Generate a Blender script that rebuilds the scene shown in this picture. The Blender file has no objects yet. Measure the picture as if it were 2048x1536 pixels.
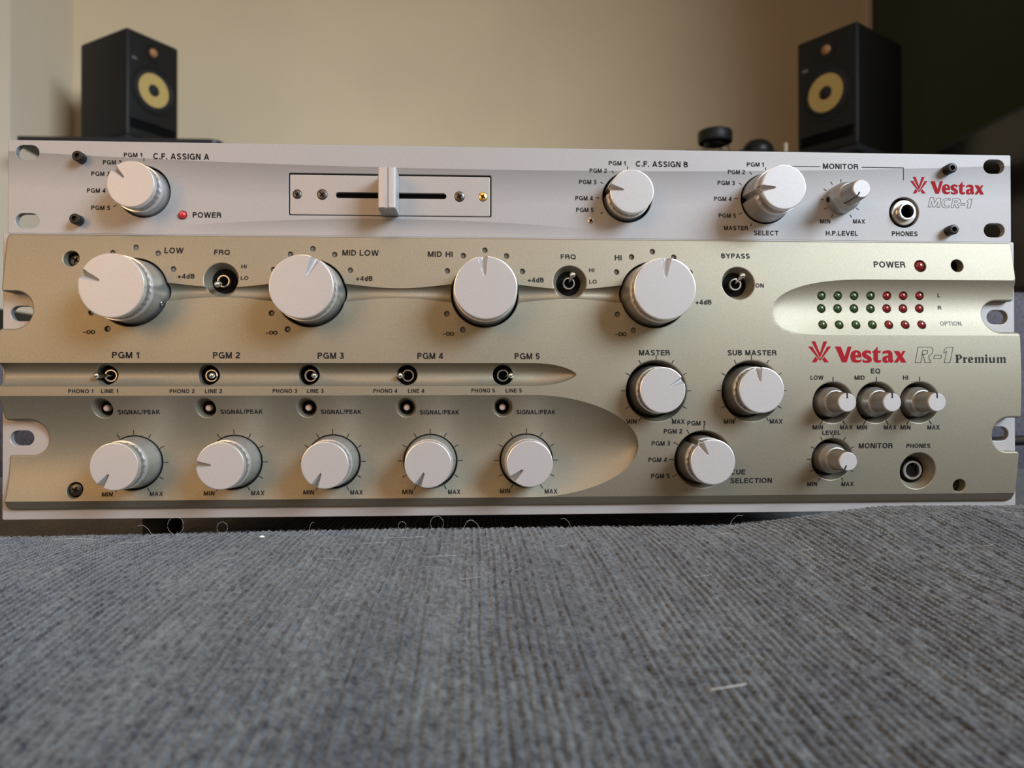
import bpy, bmesh, math, random
import numpy as np
from mathutils import Vector, Matrix
from mathutils.geometry import delaunay_2d_cdt, tessellate_polygon

random.seed(7)
RNG = np.random.default_rng(7)
scene = bpy.context.scene
COL = scene.collection
MM = .001
SEAT = .45            # height of the sofa seat the two units rest on, metres

# ------------------------------------------------------------------ camera
cam_data = bpy.data.cameras.new('camera')
cam = bpy.data.objects.new('camera', cam_data)
COL.objects.link(cam)
_p, _y, _r = .0082, -.0535, .0014
_Rx = np.array([[1, 0, 0], [0, math.cos(_p), -math.sin(_p)], [0, math.sin(_p), math.cos(_p)]])
_Rz = np.array([[math.cos(_y), -math.sin(_y), 0], [math.sin(_y), math.cos(_y), 0], [0, 0, 1]])
_Ry = np.array([[math.cos(_r), 0, math.sin(_r)], [0, 1, 0], [-math.sin(_r), 0, math.cos(_r)]])
_M = _Rz @ _Rx @ _Ry
_cols = np.stack([_M[:, 0], _M[:, 2], -_M[:, 1]], 1)      # camera axes: right, up, backward
_mat = Matrix([list(map(float, row)) for row in _cols]).to_4x4()
_mat.translation = Vector((-26.5 * MM, -365.3 * MM, 59.2 * MM + SEAT))
cam.matrix_world = _mat
cam_data.sensor_width = 36
cam_data.lens = 1538 / 2048 * 36
cam_data.clip_start = .01
cam_data.dof.use_dof = True
cam_data.dof.focus_distance = .357
cam_data.dof.aperture_fstop = 14.0
scene.camera = cam

# ------------------------------------------------------------------ light
world = bpy.data.worlds.new('world')
scene.world = world
world.use_nodes = True
world.node_tree.nodes['Background'].inputs[0].default_value = (1.0, .86, .70, 1)
world.node_tree.nodes['Background'].inputs[1].default_value = .30


def area(name, loc, target, sx, sy, power, col, spread=180):
    l = bpy.data.lights.new(name, 'AREA')
    l.shape = 'RECTANGLE'; l.size = sx; l.size_y = sy; l.energy = power; l.color = col; l.spread = math.radians(spread)
    o = bpy.data.objects.new(name, l); COL.objects.link(o)
    o.location = loc
    o.rotation_euler = (Vector(target) - Vector(loc)).to_track_quat('-Z', 'Y').to_euler()
    return o


area('window_daylight', (2.9, -2.8, 2.7), (-.3, .6, .5), 2.0, 1.8, 365, (.76, .88, 1.0))
area('room_lamp', (-.85, -1.25, .9), (0, .1, .5), .7, .7, 1.7, (1.0, .56, .24), 75)
area('ceiling_lamp', (-.15, -.9, 1.9), (0, .1, .5), .5, .5, 1.0, (1.0, .56, .24), 75)

scene.view_settings.view_transform = 'Standard'
scene.view_settings.look = 'None'
scene.view_settings.gamma = 1
scene.view_settings.use_curve_mapping = False
scene.view_settings.exposure = 0.0
scene.cycles.use_denoising = True
scene.cycles.max_bounces = 8

# ------------------------------------------------------------------ measured tables (mm, on the front panels)
TEXT_UPPER = [('PGM 1', -188.35, -179.96, 169.51, 2.02), ('PGM 2', -197.81, -189.39, 165.93, 2.01), ('PGM 3', -203.06, -194.57, 160.52, 2.01), ('PGM 4', -205.03, -196.57, 152.64, 2.01), ('PGM 5', -203.01, -194.48, 144.61, 2.01), ('C.F. ASSIGN A', -174.9, -149.25, 169.11, 2.82), ('POWER', -156.73, -143.62, 141.74, 2.59), ('PGM 1', 40.19, 48.43, 168.92, 2.08), ('PGM 2', 30.79, 39.25, 165.18, 2.03), ('PGM 3', 25.68, 34.18, 159.64, 2.08), ('PGM 4', 23.92, 32.36, 151.81, 2.08), ('PGM 5', 24.29, 32.74, 146.14, 2.08), ('C.F. ASSIGN B', 53.39, 78.94, 168.77, 2.72), ('PGM 1', 108.11, 116.54, 169.29, 2.06), ('PGM 2', 98.69, 107.18, 165.49, 2.05), ('PGM 3', 93.57, 102.14, 160.12, 2.05), ('PGM 4', 91.86, 100.43, 152.29, 2.05), ('PGM 5', 94.03, 102.58, 144.14, 2.05), ('MASTER', 96.66, 108.48, 138.13, 2.1), ('SELECT', 111.4, 123.72, 135.83, 2.3), ('MONITOR', 146.09, 163.82, 168.96, 2.61), ('MIN', 144.51, 149.68, 141.86, 2.04), ('MAX', 161.1, 167.18, 141.99, 2.04), ('H.P.LEVEL', 147.42, 163.52, 136.05, 2.26), ('PHONES', 180.71, 193.81, 136.15, 2.27)]
TEXT_LOWER = [('LOW', -167.13, -158.53, 123.76, 2.72), ('FRQ', -144.66, -137.51, 123.11, 2.39), ('HI', -132.04, -129.58, 116.41, 1.8), ('LO', -132.01, -128.51, 110.92, 1.79), ('+4dB', -160.38, -152.8, 111.63, 2.25), ('-∞', -201.03, -195.72, 85.77, 1.91), ('MID LOW', -86.18, -69.3, 123.34, 2.75), ('+4dB', -79.49, -71.91, 111.11, 2.28), ('MID HI', -46.58, -34.9, 123.04, 2.67), ('-∞', -119.92, -114.59, 85.64, 1.93), ('-∞', -39.32, -34.18, 85.36, 1.95), ('FRQ', 15.95, 23.12, 122.27, 2.35), ('HI', 29.29, 31.76, 115.81, 1.84), ('LO', 29.15, 32.75, 110.29, 1.83), ('+4dB', 0.17, 7.74, 110.91, 2.3), ('HI', 41.64, 44.99, 122.03, 2.57), ('BYPASS', 93.05, 106.95, 123.3, 2.38), ('ON', 108.73, 112.83, 108.92, 2.02), ('+4dB', 79.51, 87.19, 100.74, 2.3), ('-∞', 41.0, 46.34, 85.38, 1.98), ('POWER', 167.57, 183.08, 119.68, 2.99), ('L', 199.64, 200.97, 104.98, 1.87), ('R', 199.69, 201.26, 98.99, 1.92), ('PGM 1', -188.05, -176.14, 75.38, 2.85), ('PGM 2', -143.41, -131.35, 75.32, 2.87), ('PGM 3', -96.45, -84.52, 75.18, 2.84), ('PGM 4', -51.08, -39.3, 75.11, 2.82), ('PGM 5', -6.22, 5.48, 75.02, 2.84), ('PHONO 1', -207.17, -196.2, 59.09, 1.78), ('LINE 1', -192.74, -185.32, 59.07, 1.78), ('PHONO 2', -162.58, -151.5, 59.03, 1.79), ('LINE 2', -146.9, -139.24, 59.01, 1.79), ('PHONO 3', -116.7, -105.61, 59.05, 1.8), ('LINE 3', -101.27, -93.7, 59.03, 1.81), ('PHONO 4', -71.18, -60.24, 59.03, 1.81), ('LINE 4', -55.31, -47.87, 59.01, 1.82), ('PHONO 5', -26.19, -15.33, 59.13, 1.83), ('LINE 5', -10.37, -2.88, 59.11, 1.83), ('SIGNAL/PEAK', -187.24, -168.46, 49.48, 1.99), ('SIGNAL/PEAK', -141.29, -122.31, 49.54, 2.0), ('SIGNAL/PEAK', -95.77, -77.21, 49.36, 2.02), ('SIGNAL/PEAK', -50.27, -31.98, 48.99, 2.03), ('SIGNAL/PEAK', -5.24, 13.15, 48.95, 2.04), ('MIN', -195.15, -190.28, 11.84, 1.94), ('MAX', -173.73, -167.73, 11.92, 1.95), ('MIN', -149.42, -144.58, 11.94, 1.96), ('MAX', -127.95, -121.87, 11.87, 1.96), ('MIN', -104.17, -99.22, 12.02, 1.97), ('MAX', -82.56, -76.77, 11.84, 1.98), ('MIN', -58.49, -53.65, 11.85, 1.98), ('MAX', -37.22, -31.38, 11.67, 1.99), ('MIN', -12.92, -8.07, 11.84, 2.0), ('MAX', 8.28, 14.21, 11.58, 2.0), ('MASTER', 52.08, 66.64, 76.72, 2.53), ('MIN', 45.85, 50.9, 44.53, 2.09), ('MAX', 67.73, 73.79, 44.45, 2.09), ('PGM 1', 75.02, 83.46, 43.64, 2.17), ('PGM 2', 63.95, 72.66, 39.89, 2.17), ('PGM 3', 58.29, 67.04, 34.21, 2.17), ('PGM 4', 56.9, 65.67, 26.44, 2.19), ('PGM 5', 58.44, 67.23, 18.65, 2.21), ('CUE', 96.41, 103.55, 20.34, 2.41), ('SELECTION', 96.48, 116.67, 16.14, 2.42), ('SUB MASTER', 94.17, 117.63, 76.75, 2.5), ('MIN', 92.38, 97.44, 44.36, 2.1), ('MAX', 114.52, 120.64, 44.4, 2.11), ('LOW', 133.97, 140.27, 64.99, 2.04), ('MID', 155.33, 160.27, 64.98, 2.04), ('EQ', 163.3, 167.89, 68.13, 2.35), ('HI', 179.02, 181.55, 64.97, 2.05), ('MIN', 135.28, 140.28, 41.45, 2.0), ('MAX', 148.59, 154.73, 41.4, 2.0), ('MIN', 156.76, 161.77, 41.37, 2.0), ('MAX', 170.08, 176.21, 41.31, 2.01), ('MIN', 178.13, 183.09, 41.28, 2.01), ('MAX', 191.42, 197.51, 41.23, 2.02), ('LEVEL', 140.05, 148.92, 38.88, 2.05), ('MONITOR', 158.1, 174.65, 32.55, 2.5), ('PHONES', 181.54, 193.31, 32.39, 2.0), ('MIN', 133.95, 138.85, 14.28, 2.05), ('MAX', 150.74, 156.79, 14.14, 2.05), ('OPTION', 199.38, 209.92, 91.13, 2.15)]
LINES_UPPER = [(-179.13, 168.23, -179.13, 166.56), (-193.09, 145.14, -191.48, 145.98), (49.31, 167.61, 49.3, 166.05), (41.66, 165.27, 42.54, 164.07), (36.03, 159.67, 37.46, 158.94), (33.84, 152.03, 35.52, 152.05), (35.99, 144.31, 37.43, 145.13), (117.46, 167.89, 117.45, 166.57), (109.54, 165.8, 110.47, 164.32), (104.03, 160.2, 105.46, 159.41), (101.79, 152.48, 103.55, 152.5), (103.97, 144.74, 105.56, 145.63), (109.75, 139.11, 110.55, 140.53), (124.61, 168.63, 144.76, 168.67), (165.63, 168.69, 186.8, 168.67), (186.8, 168.77, 186.77, 162.59), (155.09, 162.69, 155.08, 161.16), (149.98, 161.36, 150.87, 159.92), (146.39, 157.78, 147.84, 156.86), (145.16, 152.63, 146.22, 152.64), (146.54, 147.78, 148.16, 148.58), (150.29, 144.06, 151.05, 145.39), (159.61, 145.29, 160.36, 143.97), (162.7, 148.57, 164.06, 147.7)]
BOX_LOGO_LOWER = (133.01, 82.2, 180.77, 71.98)
BOX_LOGO_UPPER = (190.13, 164.32, 227.8, 155.89)
BOX_R = (182.68, 83.0, 234.65, 68.61)
BOX_MCR = (187.5, 166.71, 230.94, 146.87)

def cover_depth(x, z):
    """height of the sculpted faceplate above its base plate, in mm"""
    x = np.asarray(x, float); z = np.asarray(z, float)
    d = 9.6 - .0016 * (z - 65) ** 2
    d = np.where(z < 9, 9.6 - .0016 * 56 ** 2 - (9 - z) * .75, d)
    drop = np.zeros(np.broadcast(x, z).shape)
    # wide scoop with an elliptical end
    t = np.clip((x - 3) / 49., 0, 1); h = np.sqrt(np.maximum(1 - t ** 1.85, 0)); h = np.maximum(h, 1e-4)
    s = (z - 33) / (24 * h); drop = np.maximum(drop, np.where(np.abs(s) < 1, 7.2 * h * (1 - s * s), 0))
    # level meter recess, open to the right
    t = np.clip((166 - x) / 49.3, 0, 1); h = np.maximum(np.maximum(1 - t ** 2.6, 0) ** .8, 1e-4)
    ht = 14.7 * np.maximum(np.maximum(1 - t ** 2.5, 0) ** .5, 1e-4); hb = 12.3 * np.maximum(np.maximum(1 - t ** 6, 0) ** .36, 1e-4)
    s = (z - 97.5) / np.where(z > 97.5, ht, hb); drop = np.maximum(drop, np.where(np.abs(s) < 1, 3.4 * h * (1 - s * s) * (1 + .3 * s), 0))
    # half round switch channel
    t = np.clip((x - 2) / 20.6, 0, 1); h = np.maximum(np.maximum(1 - t ** 2.1, 0) ** .68, 1e-4)
    s = (z - 66.5) / (5.3 * h); drop = np.maximum(drop, np.where(np.abs(s) < 1, 4.9 * h * np.maximum(1 - s * s, 0) ** .62, 0))
    # waisted grooves between the four equaliser knobs
    w = 2.3 + 3.0 * np.cos(np.pi * (x + 180.2) / 80.1) ** 2
    s = (z - 104.3) / w
    drop = np.maximum(drop, np.where((np.abs(s) < 1) & (x > -180) & (x < 60), 1.05 * (w - 1.0) * np.maximum(1 - s * s, 0) ** .7, 0))
    return d - drop

# ------------------------------------------------------------------ helpers
def node_mat(name, col, metal=0., rough=.5, spec=.5, coat=0., trans=0., emis=None, ior=1.45):
    m = bpy.data.materials.new(name); m.use_nodes = True
    b = m.node_tree.nodes['Principled BSDF']
    b.inputs['Base Color'].default_value = (*col, 1)
    b.inputs['Metallic'].default_value = metal
    b.inputs['Roughness'].default_value = rough
    b.inputs['Specular IOR Level'].default_value = spec
    b.inputs['Coat Weight'].default_value = coat
    b.inputs['Transmission Weight'].default_value = trans
    b.inputs['IOR'].default_value = ior
    return m


def add_noise(m, scale, amount, bump=0., detail=2., stretch=(1, 1, 1), bscale=None, dist=.0002):
    """mottle a material's colour and roughen its surface with noise in object space"""
    nt = m.node_tree; n = nt.nodes; b = n['Principled BSDF']
    tc = n.new('ShaderNodeTexCoord'); mp = n.new('ShaderNodeMapping')
    mp.inputs['Scale'].default_value = stretch
    nt.links.new(tc.outputs['Object'], mp.inputs['Vector'])
    nz = n.new('ShaderNodeTexNoise'); nz.inputs['Scale'].default_value = scale; nz.inputs['Detail'].default_value = detail
    nt.links.new(mp.outputs['Vector'], nz.inputs['Vector'])
    col = b.inputs['Base Color'].default_value[:3]
    if amount:
        rmp = n.new('ShaderNodeMapRange'); rmp.inputs['From Min'].default_value = .3; rmp.inputs['From Max'].default_value = .7
        rmp.inputs['To Min'].default_value = 1 - amount; rmp.inputs['To Max'].default_value = 1 + amount
        nt.links.new(nz.outputs['Fac'], rmp.inputs['Value'])
        mx = n.new('ShaderNodeVectorMath'); mx.operation = 'SCALE'; mx.inputs[0].default_value = col
        nt.links.new(rmp.outputs['Result'], mx.inputs['Scale'])
        nt.links.new(mx.outputs['Vector'], b.inputs['Base Color'])
    if bump:
        n2 = nz
        if bscale:
            n2 = n.new('ShaderNodeTexNoise'); n2.inputs['Scale'].default_value = bscale; n2.inputs['Detail'].default_value = detail
            nt.links.new(mp.outputs['Vector'], n2.inputs['Vector'])
        bp = n.new('ShaderNodeBump'); bp.inputs['Strength'].default_value = bump; bp.inputs['Distance'].default_value = dist
        nt.links.new(n2.outputs['Fac'], bp.inputs['Height']); nt.links.new(bp.outputs['Normal'], b.inputs['Normal'])
    return m


def mesh_from(name, V, F, mat=None, smooth=None, unit=MM):
    me = bpy.data.meshes.new(name)
    V = np.asarray(V, float) * unit
    if isinstance(F, np.ndarray):
        n = len(F); k = F.shape[1]
        me.vertices.add(len(V)); me.vertices.foreach_set('co', V.ravel())
        me.loops.add(n * k); me.loops.foreach_set('vertex_index', F.astype(np.int32).ravel())
        me.polygons.add(n); me.polygons.foreach_set('loop_start', np.arange(0, n * k, k, dtype=np.int32))
        me.update(calc_edges=True)
    else:
        me.from_pydata([tuple(v) for v in V], [], F); me.update()
    if mat: me.materials.append(mat)
    if smooth is not None:
        me.polygons.foreach_set('use_smooth', [True] * len(me.polygons))
        me.set_sharp_from_angle(angle=math.radians(smooth))
    return me


def link(name, me, parent=None, loc=(0, 0, 0), rot=(0, 0, 0)):
    o = bpy.data.objects.new(name, me); COL.objects.link(o)
    if parent: o.parent = parent
    o.location = Vector(loc); o.rotation_euler = rot
    return o


def empty(name, loc=(0, 0, 0), rot=(0, 0, 0)):
    o = bpy.data.objects.new(name, None); COL.objects.link(o)
    o.location = loc; o.rotation_euler = rot; o.empty_display_size = .02
    return o


def tag(o, label, cat, group=None, kind=None):
    o['label'] = label; o['category'] = cat
    if group: o['group'] = group
    if kind: o['kind'] = kind
    return o


def structure(o):
    o['kind'] = 'structure'
    return o


def copy_tree(o, parent=None):
    c = o.copy(); COL.objects.link(c)
    c.parent = parent if parent else o.parent
    for ch in list(o.children):
        copy_tree(ch, c)
    return c


class MB:
    """collects simple solids (mm) and links them as one mesh object"""
    def __init__(self): self.V = []; self.F = []
    def add(self, V, F):
        b = len(self.V); self.V += [tuple(v) for v in V]; self.F += [tuple(i + b for i in f) for f in F]
        return self
    def box(self, x0, x1, y0, y1, z0, z1, bev=0.):
        bm = bmesh.new()
        bmesh.ops.create_cube(bm, size=1)
        for v in bm.verts:
            v.co = ((x0 + x1) / 2 + v.co.x * (x1 - x0), (y0 + y1) / 2 + v.co.y * (y1 - y0), (z0 + z1) / 2 + v.co.z * (z1 - z0))
        if bev:
            bmesh.ops.bevel(bm, geom=bm.edges[:], offset=bev, segments=3, affect='EDGES', profile=.5)
        bm.verts.index_update()
        self.add([v.co[:] for v in bm.verts], [[v.index for v in f.verts] for f in bm.faces]); bm.free()
        return self
    def lathe(self, prof, seg=48, o=(0, 0, 0), axis='-y', closed=False):
        """profile [(radius, height)] turned about the axis that points at the viewer (-y) or up (z)"""
        V = []; F = []; n = len(prof)
        for (r, h) in prof:
            for k in range(seg):
                a = 2 * math.pi * k / seg
                if axis == '-y': V.append((o[0] + r * math.sin(a), o[1] - h, o[2] + r * math.cos(a)))
                else: V.append((o[0] + r * math.cos(a), o[1] + r * math.sin(a), o[2] + h))
        for i in range(n - 1):
            for k in range(seg):
                k2 = (k + 1) % seg
                F.append((i * seg + k, i * seg + k2, (i + 1) * seg + k2, (i + 1) * seg + k))
        if prof[0][0] > 1e-6 and not closed: F.append(tuple(range(seg - 1, -1, -1)))
        if prof[-1][0] > 1e-6 and not closed: F.append(tuple((n - 1) * seg + k for k in range(seg)))
        if closed:
            for k in range(seg):
                k2 = (k + 1) % seg
                F.append(((n - 1) * seg + k, (n - 1) * seg + k2, k2, k))
        return self.add(V, F)
    def tube(self, pts, r, seg=10, cap=True):
        pts = [Vector(p) for p in pts]; V = []; F = []
        rr = r if isinstance(r, (list, tuple)) else [r] * len(pts)
        up = Vector((0, 0, 1))
        for i, p in enumerate(pts):
            d = (pts[min(i + 1, len(pts) - 1)] - pts[max(i - 1, 0)]).normalized()
            a = d.cross(up)
            if a.length < .05: a = d.cross(Vector((1, 0, 0)))
            a.normalize(); b = d.cross(a).normalized()
            for k in range(seg):
                t = 2 * math.pi * k / seg
                V.append(tuple(p + a * (rr[i] * math.cos(t)) + b * (rr[i] * math.sin(t))))
        for i in range(len(pts) - 1):
            for k in range(seg):
                k2 = (k + 1) % seg
                F.append((i * seg + k, i * seg + k2, (i + 1) * seg + k2, (i + 1) * seg + k))
        if cap:
            F.append(tuple(range(seg - 1, -1, -1))); F.append(tuple((len(pts) - 1) * seg + k for k in range(seg)))
        return self.add(V, F)
    def mesh(self, name, mat, smooth=35):
        me = mesh_from(name, self.V, self.F, mat, None)
        bm = bmesh.new(); bm.from_mesh(me); bmesh.ops.recalc_face_normals(bm, faces=bm.faces[:]); bm.to_mesh(me); bm.free()
        if smooth is not None:
            me.polygons.foreach_set('use_smooth', [True] * len(me.polygons)); me.set_sharp_from_angle(angle=math.radians(smooth))
        return me
    def build(self, name, mat, parent=None, loc=(0, 0, 0), rot=(0, 0, 0), smooth=35):
        return link(name, self.mesh(name, mat, smooth), parent, Vector(loc) * MM, rot)


# ------------------------------------------------------------------ materials
def paint(name, col, metal, rough, sparkle):
    m = node_mat(name, col, metal, rough)
    add_noise(m, 2600, sparkle, bump=.12, detail=1., bscale=1500, dist=.00006)
    return m


M_COVER = paint('champagne_metallic_paint', (.245, .223, .170), .65, .53, .10)
M_PLATE = paint('silver_plate_paint', (.33, .32, .32), .4, .5, .06)
M_KNOB = paint('satin_silver_knob', (.385, .375, .378), .35, .46, .05)
M_KNOB_EDGE = node_mat('bright_knob_band', (.80, .80, .80), .85, .30)
M_KNOB_SIDE = paint('knob_side_silver', (.46, .46, .45), .80, .34, .03)
M_KNOB_GRIP = node_mat('knob_grip_silver', (.36, .36, .36), .85, .30)
M_BLACK = node_mat('black_metal', (.006, .006, .0065), .1, .45)
M_SHADE_BLACK = node_mat('hollow_shade_black', (.004, .004, .004), 0, .8, .1)  # shade inside hollows and gaps, put into the colour
M_INK = node_mat('black_ink', (.012, .011, .012), 0, .6, .2)
M_GREY_INK = node_mat('grey_ink', (.20, .21, .21), 0, .6, .2)
M_RED_INK = node_mat('red_ink', (.25, .008, .014), 0, .7, .12)
M_CHROME = node_mat('chrome', (.82, .82, .80), 1., .12)
M_STEEL = node_mat('dull_steel', (.42, .40, .37), 1., .35)
M_DARK_STEEL = node_mat('dark_steel', (.10, .095, .085), 1., .38)
M_BRASS = node_mat('yellow_zinc', (.62, .40, .13), 1., .35)
M_DOT = node_mat('grey_light_pipe', (.11, .11, .105), 0, .35)
M_LED_RED = node_mat('red_lens', (.16, .004, .009), 0, .12, .6, coat=.5)
M_LED_GREEN = node_mat('green_lens', (.018, .055, .018), 0, .14, .6, coat=.5)
M_LED_CLEAR = node_mat('milky_lens', (.62, .52, .50), 0, .15, .6, coat=.5)
M_LED_POWER = node_mat('bright_red_lens', (.45, .012, .018), 0, .1, .6, coat=.6)
M_RUBBER = node_mat('black_rubber', (.015, .015, .015), 0, .8)


def upper_paint():
    """flat silver plate with its printed grey fades: an upper arc and a lower hump"""
    m = paint('silver_print_paint', (.30, .296, .30), .22, .52, .06)
    nt = m.node_tree; n = nt.nodes; L = nt.links; b = n['Principled BSDF']
    src = b.inputs['Base Color'].links[0].from_socket
    tc = n.new('ShaderNodeTexCoord'); sp = n.new('ShaderNodeSeparateXYZ'); L.new(tc.outputs['Object'], sp.inputs[0])
    def mth(op, a, bb=None, clamp=False):
        k = n.new('ShaderNodeMath'); k.operation = op; k.use_clamp = clamp
        for i, v in enumerate((a, bb)):
            if v is None: continue
            if isinstance(v, (int, float)): k.inputs[i].default_value = v
            else: L.new(v, k.inputs[i])
        return k.outputs[0]
    x = mth('MULTIPLY', sp.outputs['X'], 1000.); z = mth('MULTIPLY', sp.outputs['Z'], 1000.)
    ax = mth('DIVIDE', mth('ABSOLUTE', x), 240.)
    line = mth('ADD', 165.1, mth('MULTIPLY', mth('POWER', ax, 2.1), 5.5))
    dep = mth('SUBTRACT', line, z)                                   # mm below the arc
    on = mth('MULTIPLY', dep, 4., True)
    fade = mth('SUBTRACT', 1., mth('DIVIDE', dep, 17.), True)
    dark1 = mth('MULTIPLY', mth('MULTIPLY', on, fade), .40)
    q = mth('DIVIDE', mth('ADD', x, 64.8), 100.)
    hump = mth('SUBTRACT', 140.9, mth('MULTIPLY', mth('MULTIPLY', q, q), 4.4))
    d2 = mth('SUBTRACT', hump, z); on2 = mth('MULTIPLY', d2, 4., True)
    fade2 = mth('SUBTRACT', 1., mth('DIVIDE', d2, 6.5), True)
    side = mth('SUBTRACT', 1., mth('POWER', mth('ABSOLUTE', q), 3.), True)
    dark2 = mth('MULTIPLY', mth('MULTIPLY', mth('MULTIPLY', on2, fade2), side), .30)
    fac = mth('SUBTRACT', 1., mth('ADD', dark1, dark2))
    sc = n.new('ShaderNodeVectorMath'); sc.operation = 'SCALE'
    L.new(src, sc.inputs[0]); L.new(fac, sc.inputs['Scale']); L.new(sc.outputs['Vector'], b.inputs['Base Color'])
    return m


M_UPPER = upper_paint()


# ------------------------------------------------------------------ flat plates and sculpted fronts cut by many holes
def circle(x, z, r, n=None):
    n = n or max(16, int(r * 9) // 2 * 2)
    a = np.linspace(0, 2 * np.pi, n, endpoint=False)
    return np.stack([x + r * np.cos(a), z + r * np.sin(a)], 1)


def slot(x, z, w, h, n=10):
    r = h / 2; c = w / 2 - r
    a = np.linspace(-np.pi / 2, np.pi / 2, n)
    p = np.stack([x + c + r * np.cos(a), z + r * np.sin(a)], 1)
    q = np.stack([x - c - r * np.cos(a), z - r * np.sin(a)], 1)
    return densify(np.vstack([p, q]), .6)


def fillet(corners):
    """closed polyline from (x, z, radius) corners"""
    P = []; n = len(corners)
    for i in range(n):
        a = np.array(corners[i - 1][:2], float); b = np.array(corners[i][:2], float); c = np.array(corners[(i + 1) % n][:2], float)
        r = corners[i][2]
        if r <= 0: P.append(b); continue
        u = (a - b) / np.linalg.norm(a - b); v = (c - b) / np.linalg.norm(c - b)
        ang = math.acos(max(-1, min(1, float(u @ v)))); t = r / math.tan(ang / 2)
        bis = (u + v) / np.linalg.norm(u + v); cen = b + bis * r / math.sin(ang / 2)
        s = b + u * t - cen; e = b + v * t - cen
        a0 = math.atan2(s[1], s[0]); a1 = math.atan2(e[1], e[0]); d = (a1 - a0 + math.pi) % (2 * math.pi) - math.pi
        k = max(4, int(abs(d) * r / .6) + 2)
        for j in range(k + 1): P.append(cen + r * np.array([math.cos(a0 + d * j / k), math.sin(a0 + d * j / k)]))
    return np.array(P)


def densify(P, step, closed=True):
    out = []; n = len(P)
    for i in range(n if closed else n - 1):
        a = P[i]; b = P[(i + 1) % n]; k = max(1, int(np.ceil(np.linalg.norm(b - a) / step)))
        for j in range(k): out.append(a + (b - a) * j / k)
    if not closed: out.append(P[-1])
    return np.array(out)


def inside(P, poly):
    x, z = P[:, 0], P[:, 1]; c = np.zeros(len(P), bool); n = len(poly)
    for i in range(n):
        x0, z0 = poly[i]; x1, z1 = poly[(i + 1) % n]
        if z0 == z1: continue
        m = (z0 > z) != (z1 > z)
        c ^= m & (x < (x1 - x0) * (z - z0) / (z1 - z0) + x0)
    return c


def dist_loop(P, poly):
    d = np.full(len(P), 1e9); n = len(poly)
    lo = poly.min(0) - 3; hi = poly.max(0) + 3
    idx = np.where(((P >= lo) & (P <= hi)).all(1))[0]
    if len(idx) == 0: return d
    Q = P[idx]; dd = np.full(len(Q), 1e9)
    for i in range(n):
        a = poly[i]; b = poly[(i + 1) % n]; ab = b - a; L = ab @ ab
        if L < 1e-12: continue
        t = np.clip(((Q - a) @ ab) / L, 0, 1)
        dd = np.minimum(dd, np.hypot(*(Q - a - t[:, None] * ab).T))
    d[idx] = dd
    return d


def offset_loop(P, d):
    """loop moved by d to its left-hand normal"""
    nx = np.roll(P, -1, 0) - np.roll(P, 1, 0); nx /= np.linalg.norm(nx, axis=1)[:, None] + 1e-12
    return P + d * np.stack([-nx[:, 1], nx[:, 0]], 1)


def area2(P):
    return float(np.sum(P[:, 0] * np.roll(P[:, 1], -1) - np.roll(P[:, 0], -1) * P[:, 1]))


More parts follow.
